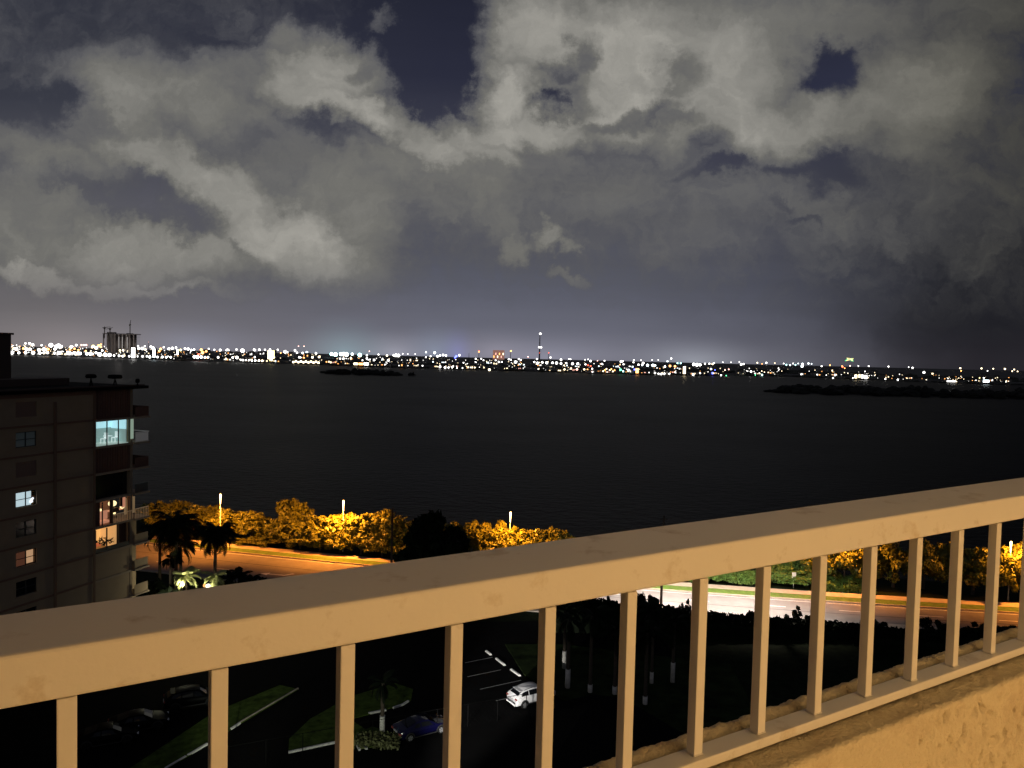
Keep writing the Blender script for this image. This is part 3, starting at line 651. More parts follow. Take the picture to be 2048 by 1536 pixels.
# firework low over the town
p = at(1699, 720, 1500); rr = random.Random(4); m = MB()
for i in range(70):
    a = rr.uniform(0, 2*PI); e = rr.uniform(-.3, 1.3); r = rr.uniform(3, 9.5)
    d = Vector((math.cos(a)*math.cos(e), math.sin(a)*math.cos(e), math.sin(e)*.7)); q = d*r; q.z -= r*r*.012
    m.tube([tuple(q*.72), tuple(q)], [.16, .3], 4, rr.choice([0, 0, 1, 2]))
tag(m.build('firework', [em('yellow', 3), em('green', 3), em('pink', 3)], None, p), 'burst of yellow and green firework sparks over the right part of the town', 'firework')
# ------------------------------------------------------------------ neighbouring apartment building
BA = math.atan2(.944, .328); BO = Vector((-45.3, 68, 0))
nb = empty('apartment_building', BO, BA, 'beige apartment block on the left with lit rooms and corner balconies', 'building')
bw = mat('facade_paint', (.41, .31, .20), .9, noise_s=.6, amt=.08)
br = mat('facade_red', (.17, .095, .07), .9, noise_s=.6, amt=.12)
gd = mat('dark_glass', (.012, .014, .016), .12)
frm = mat('window_frame', (.05, .05, .05), .5)
roof_m = mat('roof_felt', (.010, .010, .010), .95, spec=.06)
FLZ = [27.35, 24.1, 21.35, 18.6, 15.85, 13.1, 10.35, 7.6, 4.85, 2.1, 0]
WX = (1.44, 3.52)                 # window strip
wz = {}
# wall with window holes (front face at y=0), built as pieces round each opening
m = MB(); m.box(-12, WX[0], 0, 12, 0, 27.1).box(WX[1], 10.0, 0, 12, 0, 27.1)
for i in range(10):
    zt_, zb_ = FLZ[i]-(.25 if i == 0 else 0), FLZ[i+1]
    h0, h1 = zb_+.85, zb_+2.25
    m.box(WX[0], WX[1], .0, .3, zb_, h0).box(WX[0], WX[1], .0, .3, h1, zt_)
    wz[i] = (h0, h1)
m.box(10.0, 14.8, 3.4, 12, 0, 27.1)
m.build('wall', bw, nb)
m = MB()
for i in range(1, 9): m.box(-12, 10.0, -.06, -.002, FLZ[i]-.09, FLZ[i]+.09)
m.box(-12, 10, -.05, -.002, 26.7, 27.1)
m.build('floor_band', mat('band_paint', (.26, .15, .10), .9), nb)
m = MB(); m.box(5.25, 5.55, -.10, -.061, 0, 26.2).box(9.75, 9.99, -.10, -.061, 0, 26.7)
m.build('pilaster', mat('pilaster_paint', (.25, .15, .10), .9), nb)
MB().box(-12, 16.6, -.35, 12.6, 27.1, 27.4).build('roof', roof_m, nb)
MB().box(-12, 16.2, -.2, -.05, 27.4, 27.55).box(2, 7.6, 8.5, 15, 27.4, 32.5).box(1.8, 7.75, 8.3, 15.2, 32.5, 32.7).box(3, 12.2, 6, 9.2, 27.4, 28.1).build('penthouse', mat('penthouse_paint', (.10, .07, .055), .9), nb)
# column of windows
litw = mat('lit_blind', (.6, .7, .75), .7, emit=(.62, .80, .86), es=.75)
litd = mat('lit_dim_blind', (.3, .35, .35), .7, emit=(.004, .006, .006), es=1)
litt = mat('lit_tan_blind', (.7, .5, .35), .7, emit=(.72, .42, .22), es=.6)
litr = mat('lit_red_blind', (.3, .2, .12), .7, emit=(.10, .035, .018), es=.6)
shut = mat('shutter', (.30, .20, .15), .85)
kinds = ['shutter', 'dim', 'shutter', 'lit', 'dark', 'half', 'dark', 'dark', 'dark']
for i, k in enumerate(kinds):
    h0, h1 = wz[i]; a, b = WX; mid = (a+b)/2
    if k == 'shutter':
        s_ = MB()
        for j in range(9): s_.box(a+.02, b-.02, .06+.012*(j % 2), .14, h0+(h1-h0)*j/9, h0+(h1-h0)*(j+1)/9-.01)
        s_.build('shutter', shut, nb); continue
    w_ = MB().box(a, b, .1, .16, h0, h0+.06).box(a, b, .1, .16, h1-.06, h1).box(a, a+.06, .1, .16, h0+.06, h1-.06).box(b-.06, b, .1, .16, h0+.06, h1-.06).box(mid-.04, mid+.04, .09, .16, h0+.06, h1-.06).box(a+.06, mid-.04, .11, .15, (h0+h1)/2-.03, (h0+h1)/2+.03).box(mid+.04, b-.06, .11, .15, (h0+h1)/2-.03, (h0+h1)/2+.03).build('window', frm, nb)
    MB().box(a-.08, b+.08, -.05, .06, h0-.08, h0-.002).build('sill', bw, w_)
    pm = dict(dim=litd, lit=litw, dark=gd, half=litr)[k]
    if k == 'lit':
        MB().box(a+.15, b-.45, .17, .2, h0+.06, h1-.06).build('pane', pm, w_); MB().box(b-.45, b-.06, .17, .2, h0+.06, h1-.06).build('pane', gd, w_)
        MB().ball((b-.45, .165, h0+.35), .16, 8, 6).ball((b-.32, .165, h0+.6), .13, 8, 6).build('lamp', mat('white_globe', (.9,.9,.9), .5, emit=(.9,.95,1), es=1.2), w_)
    elif k == 'half':
        MB().box(a+.06, mid-.04, .17, .2, h0+.06, h1-.06).build('pane', pm, w_); MB().box(mid+.04, b-.25, .17, .2, h0+.12, h1-.06).build('pane', litt, w_)
    else: MB().box(a+.06, b-.06, .17, .2, h0+.06, h1-.06).build('pane', pm, w_)
# corner bay: rooms s 10..14.8 behind slabs; balconies beyond
slab = mat('slab_paint', (.42, .33, .24), .9)
rail_m = mat('balcony_glass', (.10, .12, .12), .25)
def dark_room(i, m_): MB().box(10.02, 14.78, .5, 3.38, FLZ[i+1]+.02, FLZ[i]-.28).build('room', m_, nb)
for i in range(9):
    zt_, zb_ = FLZ[i], FLZ[i+1]
    MB().box(10.0, 14.9, 0, 3.4, zb_-.22, zb_).box(14.901, 16.9, -.3, 3.4, zb_-.2, zb_-.02).build('balcony_slab', slab, nb)
    MB().box(14.5, 14.8, .02, .5, zb_, zt_-.22 if i else 27.1).build('column', bw, nb)
    if i in (0, 2):       # closed storm shutters
        s_ = MB()
        for j in range(28): s_.box(10.02+j*.16, 10.02+j*.16+.13, .05+.02*(j % 2), .12, zb_+.01, zt_-.23 if i else 27.08)
        s_.build('storm_shutter', br, nb)
        MB().box(14.95, 16.7, -.2, -.12, zb_, zb_+1.05).box(16.7, 16.78, -.2, 3.3, zb_, zb_+1.05).build('balcony_railing', br, nb)
    elif i == 1:          # teal enclosed balcony, its surfaces glow in place of room light
        rm = MB().box(10.05, 14.45, 2.6, 2.7, zb_+.01, zt_-.24).box(14.32, 14.44, .5, 2.6, zb_+.01, zb_+1.45)
        r_ = rm.build('room', mat('teal_room_glow', (.3,.45,.45), .8, emit=(.11,.15,.14), es=1), nb)
        MB().box(10.06, 14.3, 2.5, 2.59, zb_+1.55, zt_-.25).box(14.3, 14.42, .5, 2.5, zb_+1.45, zt_-.25).build('upper_wall', mat('teal_upper_glow', (.5,.8,.9), .8, emit=(.33,.56,.62), es=1), r_)
        MB().box(10.06, 14.44, .2, 2.58, zb_+.003, zb_+.05).build('floor', mat('teal_floor_glow', (.5,.55,.5), .6, emit=(.18,.24,.22), es=1), r_)
        c_ = MB()
        for j in range(9): c_.box(10.1+j*.13, 10.18+j*.13, 2.3+.05*(j % 2), 2.5, zb_+.5, zt_-.35)
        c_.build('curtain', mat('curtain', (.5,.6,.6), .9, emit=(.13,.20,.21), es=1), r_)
        for cx in (12.2, 13.6):
            ch = MB(); ch.box(cx, cx+.5, 1.2, 1.7, zb_+.5, zb_+.58).box(cx+.45, cx+.52, 1.2, 1.7, zb_+.58, zb_+1.15)
            for (a, b) in ((0, 0), (.45, 0), (0, .45), (.45, .45)): ch.box(cx+a, cx+a+.06, 1.2+b, 1.26+b, zb_+.05, zb_+.5)
            ch.build('chair', mat('chair_glow', (.8,.8,.8), .6, emit=(.34,.42,.42), es=1), r_)
        MB().tube([(12.95, 1.5, zb_+.05), (12.95, 1.5, zb_+.75)], .06, 8).prism([(12.95+.45*math.cos(t*.52), 1.5+.45*math.sin(t*.52)) for t in range(12)], zb_+.75, zb_+.8).build('table', mat('chair_glow'), r_)
        f_ = MB()
        for x in (10.05, 11.45, 12.9, 14.3): f_.box(x, x+.09, .02, .1, zb_+.0, zt_-.24)
        f_.build('window_frame', frm, nb)
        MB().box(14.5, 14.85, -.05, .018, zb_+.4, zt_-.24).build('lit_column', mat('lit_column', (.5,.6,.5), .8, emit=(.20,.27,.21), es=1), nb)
        g_ = MB().box(14.95, 16.75, -.25, -.2, zb_+1.0, zb_+1.08).box(16.75, 16.82, -.25, 3.3, zb_+1.0, zb_+1.08)
        for j in range(7): g_.box(14.95+j*.28, 14.99+j*.28, -.25, -.21, zb_, zb_+1.0)
        g_.box(15.0, 16.7, -.235, -.225, zb_+.08, zb_+.95).build('balcony_railing', mat('railing_glow', (.35,.32,.30), .7, emit=(.045,.045,.045), es=1), nb)  # railing given a faint glow in place of light on it
    elif i == 3:
        dark_room(i, gd)
        MB().box(14.95, 16.7, -.2, -.14, zb_, zb_+1.0).build('balcony_railing', rail_m, nb)
    elif i == 4:          # dining room with hanging lamps; wall and furniture glow in place of lamplight
        zc = zt_-.3
        r_ = MB().box(11.0, 14.4, 2.5, 2.6, zb_+.05, zc).build('room', mat('warm_room_glow', (.3,.15,.1), .8, emit=(.045,.022,.012), es=1), nb)
        g = mat('warm_globe', (.9,.8,.5), .5, emit=(1,.80,.40), es=1.5)
        MB().ball((13.0, .9, zb_+1.9), .42, 12, 8, sz=.75).build('pendant_lamp', g, r_)
        MB().ball((11.75, 1.2, zb_+1.35), .2, 8, 6).ball((13.0, 1.0, zb_+.75), .17, 8, 6).ball((13.35, 1.0, zb_+.8), .14, 8, 6).ball((14.2, .8, zb_+1.4), .26, 8, 6).build('table_lamp', g, r_)
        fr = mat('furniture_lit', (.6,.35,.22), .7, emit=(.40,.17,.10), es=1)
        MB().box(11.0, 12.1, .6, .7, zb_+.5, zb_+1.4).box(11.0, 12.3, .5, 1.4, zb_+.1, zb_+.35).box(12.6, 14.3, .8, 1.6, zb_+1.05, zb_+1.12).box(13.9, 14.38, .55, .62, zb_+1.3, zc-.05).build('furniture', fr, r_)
        dk = mat('furniture_dark', (.1,.05,.03), .7)
        MB().box(12.75, 13.5, .5, .8, zb_+1.0, zb_+1.45).box(13.0, 13.3, .55, .9, zb_+.35, zb_+.6).box(12.15, 12.5, .3, .4, zb_, zc).box(13.55, 13.85, .4, .5, zb_+1.5, zc).build('furniture', dk, r_)
        f_ = MB()
        for x in (10.9, 12.2, 14.3): f_.box(x, x+.1, .02, .1, zb_, zc)
        f_.build('window_frame', frm, nb)
        MB().box(10.02, 10.88, .3, .5, zb_, zc).build('wall_panel', br, nb)
        g_ = MB().box(14.95, 16.75, -.25, -.2, zb_+1.0, zb_+1.08)
        for j in range(9): g_.box(14.95+j*.22, 14.985+j*.22, -.25, -.21, zb_, zb_+1.0)
        for j in range(12): g_.box(12.3+j*.22, 12.33+j*.22, -.06, -.03, zb_+.0, zb_+.9)
        g_.box(12.3, 14.9, -.07, -.02, zb_+.9, zb_+.96)
        g_.build('balcony_railing', mat('warm_railing_glow', (.4,.33,.25), .7, emit=(.10,.065,.035), es=1), nb)  # railing and the screen below glow in place of room light on them
        MB().box(15.2, 16.6, 1.5, 1.6, zb_+.2, zb_+2.0).build('balcony_screen', mat('warm_screen_glow', (.4,.33,.25), .7, emit=(.12,.08,.04), es=1), nb)
    elif i == 5:
        zc = zt_-.3
        r_ = MB().box(10.1, 12.9, 2.4, 2.5, zb_+.1, zc).build('room', mat('amber_room_glow', (.7,.5,.25), .8, emit=(.80,.44,.14), es=.85), nb)  # walls and sofa of this room glow in place of lamplight
        MB().box(12.88, 12.98, .3, 2.5, zb_+.1, zc).build('wall', mat('amber_wall_glow', (.7,.5,.3), .8, emit=(.62,.33,.12), es=.8), r_)
        MB().ball((10.45, 1.4, zc-.55), .3, 10, 6).build('lamp', mat('warm_globe'), r_)
        rd = random.Random(5); p_ = MB()
        for j in range(60):
            c = Vector((rd.uniform(11.2, 12.9), rd.uniform(.5, 1.2), zb_+.5+rd.uniform(0, .75)*rd.random())); a = Vector((rd.uniform(-1,1), rd.uniform(-1,1), rd.uniform(.2,1))).normalized()*.35; b = a.cross(Vector((0,1,.2))).normalized()*.08
            p_.add([c-b, c+b, c+a+b*.2, c+a-b*.2], [(0,1,2,3)])
        p_.build('potted_plant', mat('plant_dark', (.02,.03,.015), .8), r_)
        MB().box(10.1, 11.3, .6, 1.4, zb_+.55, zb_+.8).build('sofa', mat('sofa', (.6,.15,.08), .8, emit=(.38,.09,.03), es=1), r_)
        f_ = MB()
        for x in (10.05, 11.45, 12.95, 14.3): f_.box(x, x+.12, .02, .1, zb_, zc)
        f_.box(10.05, 14.42, .03, .09, zb_, zb_+.5).build('window_frame', frm, nb)
        MB().box(13.1, 14.4, .5, 3.3, zb_+.02, zc).build('room', mat('brown_room', (.1,.06,.04), .7), nb)
        MB().box(14.95, 16.75, -.2, -.14, zb_, zb_+1.0).box(14.95, 16.8, 1.5, 1.6, zb_, zt_-.3).build('balcony_wall', bw, nb)
    else:
        MB().box(10.02, 14.48, .04, .3, zb_+.01, zt_-.23).build('wall_panel', bw, nb)
        MB().box(14.95, 16.75, -.2, -.14, zb_, zb_+1.0).box(14.95, 16.8, 1.5, 1.6, zb_, zt_-.3).build('balcony_wall', bw, nb)
# roof fans
def roof_fan(px, py, r, label):
    p = at(px, 774, 80.0); p.z = 27.4; k = 1538/80.
    o = empty('roof_ventilator', p, 0, label, 'ventilator', 'ventilators on the roof of the neighbouring block')
    h = (772-py)/k+.1
    MB().tube([(0, 0, h-.42), (0, 0, h-.3), (0, 0, h-.05), (0, 0, h)], [r*.8, r, r*.9, r*.5], 14).build('cap', roof_m, o)
    l = MB()
    for a in range(3): l.tube([(math.cos(a*2.1)*.35*r, math.sin(a*2.1)*.35*r, 0), (0, 0, h-.42)], .05, 5)
    l.build('support', roof_m, o); return o
roof_fan(182, 750, .55, 'left ventilator cap on a tripod on the dark roof'); roof_fan(230, 750, .72, 'widest ventilator cap in the middle of the dark roof edge'); roof_fan(275, 757, .22, 'smallest ventilator pipe near the end of the dark roof')

# ------------------------------------------------------------------ street lamps along the shore road
pale = mat('lamp_pole', (.62, .6, .52), .5)
lens = mat('sodium_lens_streak', (.9,.7,.4), .4, emit=(1,.72,.34), es=9)
SOD = (1, .31, .035)
lamps = []
def street_lamp(px, py, label, power):
    # on the far kerb: solve the depth where the lamp height is 8 m
    D = (HC-8.1)*F/(py-horizon_y(px)); p = at(px, py, D)
    o = empty('street_lamp', (p.x, D, .1), 0, label, 'street lamp', 'sodium street lamps along the far kerb')
    z = p.z-.1
    MB().tube([(0, 0, 0), (0, 0, .5), (0, 0, .52), (0, 0, z-1.3)], [.11, .10, .07, .045], 10).build('pole', pale, o)
    MB().tube([(0, 0, z-1.3), (0, 0, z-.6), (0, 0, z+.05), (0, 0, z+.25)], [.05, .08, .14, .09], 10).build('lamp_head', lens, o)  # long lower taper glows in place of lamplight on the pole
    MB().tube([(0, 0, z+.25), (0, 0, z+.42)], [.12, .03], 10).build('cap', frm, o)
    l = lamp('lamp_light', 'SPOT', (p.x, D-1.8, p.z+.1), power, SOD, o, shadow_soft_size=.2, spot_size=R(162), spot_blend=.35)
    l.rotation_euler = (R(20), 0, 0)
    lamps.append((p.x, D)); return o
street_lamp(441, 991, 'orange street lamp behind the tall dark palms, leftmost of the row', 13000)
street_lamp(687, 1004, 'orange street lamp in front of the brightest yellow trees', 22000)
street_lamp(1021, 1027, 'orange street lamp to the right of the dark round tree', 13000)
street_lamp(1673, 1062, 'thin street lamp pole beside the green bushes seen between the balusters', 9500)
street_lamp(2022, 1086, 'orange street lamp at the far right beside the yellow tree', 9000)
# extra light of two lamps hidden behind the rail (same row)
# utility poles on the near side
wood = mat('utility_wood', (.06, .045, .035), .9, noise_s=4)
def upole(px, pyt, D, label, lampit):
    t = at(px, pyt, D); o = empty('utility_pole', (t.x, D, 0), 0, label, 'utility pole')
    MB().tube([(0, 0, 0), (0, 0, t.z)], [.17, .12], 10).build('pole', wood, o)
    MB().box(-.22, .05, -.35, -.15, 3.4, 4.0).build('meter_box', frm, o)
    MB().tube([(-.5, 0, t.z-.5), (.5, 0, t.z-.5)], .05, 6).build('crossarm', wood, o)
    if lampit:
        MB().tube([(0, 0, 8.6), (0, 1.4, 9.2), (0, 2.6, 9.2)], [.05, .05, .04], 6).build('lamp_arm', pale, o)
        MB().box(-.18, .18, 2.5, 3.2, 9.12, 9.26).build('lamp_head', mat('led_head', (.8,.8,.8), .4, emit=(1,.95,.86), es=8), o)
        l = lamp('led_light', 'SPOT', (t.x, D+2.8, 9.05), 18000, (1, .84, .72), o, shadow_soft_size=.15, spot_size=R(150), spot_blend=.7)
        l.rotation_euler = (R(12), 0, 0)
upole(1328, 1031, 95.2, 'dark utility pole carrying a white road light, seen between two balusters', True)
upole(1532, 1100, 93, 'added utility pole with a white road light, hidden mostly behind rail and baluster', True)  # added pole, spreads the white light further along the road
upole(785, 1016, 97, 'tall thin dark utility pole left of the dark round tree', False)
sg = at(1588, 1146, 106); o = empty('road_sign', (sg.x, 106, .1), 0, 'small white sign on a thin post on the far pavement', 'sign')
MB().tube([(0, 0, 0), (0, 0, sg.z)], .05, 6).build('post', white, o); MB().box(-.28, .28, -.07, -.05, sg.z-.75, sg.z).build('sign_plate', white, o)

# ------------------------------------------------------------------ trees
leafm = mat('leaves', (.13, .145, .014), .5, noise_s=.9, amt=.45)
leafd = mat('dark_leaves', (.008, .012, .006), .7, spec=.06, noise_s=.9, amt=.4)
leafg = mat('green_leaves', (.085, .17, .03), .6, noise_s=.9, amt=.45)
bark = mat('bark', (.09, .07, .05), .9, noise_s=5)
def crown_mesh(name, seed, m_, rx=3, rz=2.6, n=2400, leaf=.30, clumps=52):
    rd = random.Random(seed); cl = []
    for i in range(clumps):
        while True:
            d = Vector((rd.gauss(0, 1), rd.gauss(0, 1), rd.gauss(0, 1))).normalized()
            if d.z > -.55: break
        k = rd.uniform(.45, .95); cl.append((Vector((d.x*rx*k, d.y*rx*k, d.z*rz*k)), rd.uniform(.5, 1.3)*rx*.22))
    vs = []; fs = []
    for i in range(n):
        c, r = rd.choice(cl); d = Vector((rd.gauss(0, 1), rd.gauss(0, 1), rd.gauss(.2, 1))).normalized(); p = c+d*r*rd.uniform(.55, 1.08)
        nrm = (d+Vector((rd.uniform(-1, 1), rd.uniform(-1, 1), rd.uniform(-.8, 1)))*1.3).normalized()
        a = nrm.cross(Vector((rd.uniform(-1, 1), rd.uniform(-1, 1), rd.uniform(-1, 1)))).normalized()*leaf*rd.uniform(.5, 1.2); b = nrm.cross(a).normalized()*leaf*.45
        q = len(vs); vs += [p-a, p+b, p+a, p-b]; fs.append((q, q+1, q+2, q+3))
    m = MB().add(vs, fs); return m.mesh(name, m_)
def trunk_mesh(name, seed, h, r=.16, rx=2.2):
    rd = random.Random(seed); m = MB(); m.tube([(0, 0, -.2), (.1, 0, h*.4), (.05, .1, h*.7)], [r*1.3, r, r*.8], 7)
    for i in range(6):
        a = i*1.05+rd.random(); m.tube([(.05, .1, h*.6), (math.cos(a)*rx*.4, math.sin(a)*rx*.4, h*.85), (math.cos(a)*rx*.8, math.sin(a)*rx*.8, h*1.1)], [r*.6, r*.4, r*.15], 5)
    return m.mesh(name, bark)
def treekind(m_, n=2600, leaf=.30, base=10, k=4): return [(crown_mesh('crown', base+i, m_, n=n, leaf=leaf), trunk_mesh('trunk', base+i, 2.6)) for i in range(k)]
TK = treekind(leafm, 4600, .29, k=5); TD = treekind(leafd, 3000, .34, 30, 3); TG = treekind(leafg, 3400, .24, 50, 3)
def tree(kind, k, x, y, h, w, rz, label, group, name='mangrove_tree', cat='tree', z=0):
    cm, tm = kind[k % len(kind)]
    o = empty(name, (x, y, z), rz, label, cat, group)
    c = bpy.data.objects.new('crown', cm); C.objects.link(c); c.parent = o; s = h/5.2; c.location = (0, 0, h-2.6*s*.97); c.scale = (w/3, w/3, s)
    t = bpy.data.objects.new('trunk', tm); C.objects.link(t); t.parent = o; t.scale = (w/3, w/3, h*.55/2.6)
    return o
rd = random.Random(8)
# px, top py, extra depth behind the road edge, half width, label
TR = [(318,1006,9,3.4,'orange leafed tree between the apartment block and the palms'),(385,1013,9,3.4,'orange lit tree directly left of the leftmost street lamp'),(452,1020,8,3.2,'low orange tree behind the leftmost street lamp'),
      (505,1024,9,3.2,'brownish orange tree right of the leftmost street lamp'),(545,1042,8,2.6,'dim low tree in the dark gap between the first two lamps'),(575,1036,7.5,3.0,'dim brown tree at the edge of the dark gap'),
      (622,1034,7.5,3.3,'bright yellow tree left of the second street lamp'),(662,1032,7,3.1,'bright yellow tree touching the second lamp pole on its left'),(705,1030,7.5,3.2,'bright yellow tree touching the second lamp pole on its right'),
      (748,1030,8,3.2,'yellow tree left of the thin dark utility pole'),(790,1034,8,3.1,'yellow tree behind the thin dark utility pole'),(830,1044,9,2.8,'orange tree peeping out left of the dark round tree'),
      (905,1046,9,3.0,'brown tree top showing over the dark round tree'),(948,1044,9,3.0,'orange brown tree right of the dark round tree top'),(990,1046,7.5,3.0,'orange tree left of the third street lamp'),
      (1035,1058,7,2.8,'orange tree right of the third street lamp'),(1075,1062,8,2.6,'small orange tree with feathery top above the rail'),(1100,1058,9,2.4,'pinkish brown tree with pointed top above the rail'),(1132,1066,9,2.4,'last low tree top just above the rail')]
for i, (px, py, d, w, lab) in enumerate(TR):
    D = 115; p = None
    for _ in range(4): p = at(px, py, D); D = FY(p.x)+d
    tree(TK, i, p.x, D, p.z, w*1.12, rd.uniform(0, 6), lab, 'trees lit orange along the shore road')
FB = [(500,1075,5.8),(538,1072,5.8),(600,1066,5.6),(640,1062,5.4),(680,1068,5.4),(722,1062,5.6),(765,1068,5.6),(805,1075,5.6),(980,1080,5.6),(1010,1078,5.6)]
for i, (px, py, d) in enumerate(FB):
    D = 115
    for _ in range(4): p = at(px, py, D); D = FY(p.x)+d
    tree(TK, i+1, p.x, D, p.z, 2.4, rd.uniform(0, 6), 'low leafy bush at the foot of the orange lit trees, touching the pavement', 'low bushes at the foot of the orange lit trees', 'bush', 'bush')
BK = [(350,1002,13,3.6,'left'),(420,1014,13,3.4,'l2'),(590,1001,13,3.6,'dark tall tree top rising behind the gap between the first two lamps'),(762,1019,12.5,2.8,'taller dim tree top behind the yellow trees, left of the utility pole'),(1000,1052,12,3,'')]
for i, (px, py, d, w, lab) in enumerate(BK):
    D = 115
    for _ in range(4): p = at(px, py, D); D = FY(p.x)+d
    lab = {0: 'dim tree behind the palms next to the apartment block', 1: 'dim tree behind the leftmost street lamp', 4: 'dim tree standing behind the third street lamp'}.get(i, lab)
    tree(TK, i+1, p.x, D, p.z, w, rd.uniform(0, 6), lab, 'trees on the water side of the row')
# below the rail: trees between the balusters
TR2 = [(1180,1085,9,3,'dim tree hidden mostly by the rail at the middle'),(1640,1095,9,3.2,'orange brown tree left of the thin lamp pole, seen between balusters'),(1690,1075,8,3.2,'orange lit tree right of the thin lamp pole, seen between balusters'),(1735,1090,9,3,'dim orange tree two balusters right of the green bushes'),
       (1790,1085,9,3.2,'dark tree in the unlit stretch, left one seen between balusters'),(1850,1085,9,3.2,'dark tree in the middle of the unlit stretch seen between balusters'),(1905,1090,9,3.0,'dark tree left of the bright yellow tree'),
       (1950,1092,7.5,3.3,'bright yellow tree left of the far right lamp'),(1995,1094,6.5,3.2,'bright yellow tree directly under the far right lamp'),(2050,1092,7,3.4,'bright yellow tree cut by the right picture edge'),(2110,1092,8,3.4,'yellow tree just outside the right edge')]
for i, (px, py, d, w, lab) in enumerate(TR2):
    D = 105
    for _ in range(4): p = at(px, py, D); D = FY(p.x)+d
    tree(TK, i+2, p.x, D, p.z, w, rd.uniform(0, 6), lab, 'trees on the right half of the shore road')
GB = [(1300,1150,6,2.6),(1345,1148,6.5,2.6),(1390,1144,6.5,2.6),(1430,1140,7,2.8),(1470,1139,6.5,2.6),(1505,1142,6.5,2.5),(1540,1134,7,2.7),(1575,1138,7,2.5),(1610,1142,6.5,2.4),(1650,1150,7.5,2.3),(1700,1150,7.5,2.4),(1560,1115,10,3.2),(1600,1112,11,3.2),(1460,1110,10,3.2)]
for i, (px, py, d, w) in enumerate(GB):
    D = 105
    for _ in range(4): p = at(px, py, D); D = FY(p.x)+d
    tree(TG, i, p.x, D, p.z, w, rd.uniform(0, 6), 'green bush in the white lit row behind the pavement', 'green bushes lit by the white road light', 'bush', 'bush')
hb = MB(); rdh = random.Random(3)
for i in range(1500):
    px = rdh.uniform(1652, 1760); D = 0; X = at(px, 1190, 103).x; Y = FY(X)+rdh.uniform(4.6, 6.0); z = rdh.uniform(0, 1.0)
    c = Vector((X, Y, z)); a = Vector((rdh.gauss(0,1), rdh.gauss(0,1), rdh.gauss(0,1))).normalized()*.22; b = a.cross(Vector((rdh.gauss(0,1), 1, .3))).normalized()*.14
    hb.add([c-a, c+b, c+a, c-b], [(0,1,2,3)])
tag(hb.build('clipped_hedge', leafg), 'low clipped green hedge beside the pavement right of the small sign', 'hedge')
# dark round tree on our side of the road
t_ = at(875, 1045, 94)
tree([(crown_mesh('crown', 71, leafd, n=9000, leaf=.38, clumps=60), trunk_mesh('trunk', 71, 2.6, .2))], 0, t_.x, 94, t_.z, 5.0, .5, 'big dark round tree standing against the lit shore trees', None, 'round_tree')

# ------------------------------------------------------------------ palms
def frond(m, base, az, el, L_, lw, n=14, droop=1.0, rd=random):
    pts = []; p = Vector(base); e = el; st = L_/n
    for i in range(n+1):
        pts.append(p.copy()); p = p+Vector((math.cos(az)*math.cos(e), math.sin(az)*math.cos(e), math.sin(e)))*st; e -= droop*1.9/n*(.4+i/n)
    m.tube(pts[::2], [.035*(1-i/len(pts[::2])*.8) for i in range(len(pts[::2]))], 4, cap=False)
    side = Vector((-math.sin(az), math.cos(az), 0))
    for i in range(2, n+1):
        q = pts[i]; d = (pts[i]-pts[i-1]).normalized(); t = i/n; ll = lw*(math.sin(PI*min(1, t*.85+.12))**.7)*rd.uniform(.85, 1.1)
        for s in (-1, 1):
            a = (side*s*.8+d*.65+Vector((0, 0, -.35-.3*t))).normalized()*ll; wv = d*.055+Vector((0, 0, .012))
            k = len(m.v); m.add([q-wv, q+wv, q+a+wv*.3, q+a-wv*.3], [(0, 1, 2, 3)])
            m.add([q-wv+d*st*.5, q+wv+d*st*.5, q+a*.97+d*st*.5+wv*.3, q+a*.97+d*st*.5-wv*.3], [(0, 1, 2, 3)])
def palm(x, y, h, R_, nf, label, m_, tr=.17, name='palm_tree', lean=(0, 0), group=None, seed=1, trm=None, white_to=0, elr=(-.75, 1.2), lw=.75):
    rd = random.Random(seed); o = empty(name, (x, y, 0), 0, label, 'palm', group)
    hb_ = h; top = Vector((lean[0], lean[1], hb_)); pts = [Vector((0, 0, -.1)), Vector((lean[0]*.2, lean[1]*.2, h*.3)), Vector((lean[0]*.6, lean[1]*.6, h*.7)), top]
    MB().tube(pts, [tr*1.25, tr, tr*.95, tr*.85], 9).build('trunk', trm or bark, o)
    if white_to: MB().tube([pts[0], pts[0].lerp(pts[1], min(1, white_to/(h*.3)))] if white_to <= h*.3 else [pts[0], pts[1], pts[1].lerp(pts[2], min(1, (white_to-h*.3)/(h*.4)))], tr*1.32, 9).build('white_band', mat('whitewash', (.72, .70, .64), .8, noise_s=3, amt=.25), o)
    m = MB()
    for i in range(nf):
        frond(m, top, i*2.4+rd.uniform(-.2, .2), rd.uniform(*elr), R_*rd.uniform(.8, 1.1), R_*lw*.36, droop=rd.uniform(.8, 1.3), rd=rd)
    m.build('fronds', m_, o); return o
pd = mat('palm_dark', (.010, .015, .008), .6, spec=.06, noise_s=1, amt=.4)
pg = mat('palm_lit', (.34, .36, .15), .5, noise_s=1, amt=.3)  # pale yellow colour stands in for garden light on the fronds
def pp(px, py, D): q = at(px, py, D); return q.x, D, q.z
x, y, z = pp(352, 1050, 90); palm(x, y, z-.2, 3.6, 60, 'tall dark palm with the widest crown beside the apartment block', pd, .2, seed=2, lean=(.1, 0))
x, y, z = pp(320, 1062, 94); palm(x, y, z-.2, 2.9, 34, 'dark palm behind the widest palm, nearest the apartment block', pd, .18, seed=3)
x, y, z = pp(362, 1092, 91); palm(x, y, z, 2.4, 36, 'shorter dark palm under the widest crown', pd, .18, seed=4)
x, y, z = pp(430, 1066, 92); palm(x, y, z-.2, 2.9, 60, 'tall dark palm with a round crown standing alone in front of the orange road', pd, .19, seed=5, lean=(.1, 0))
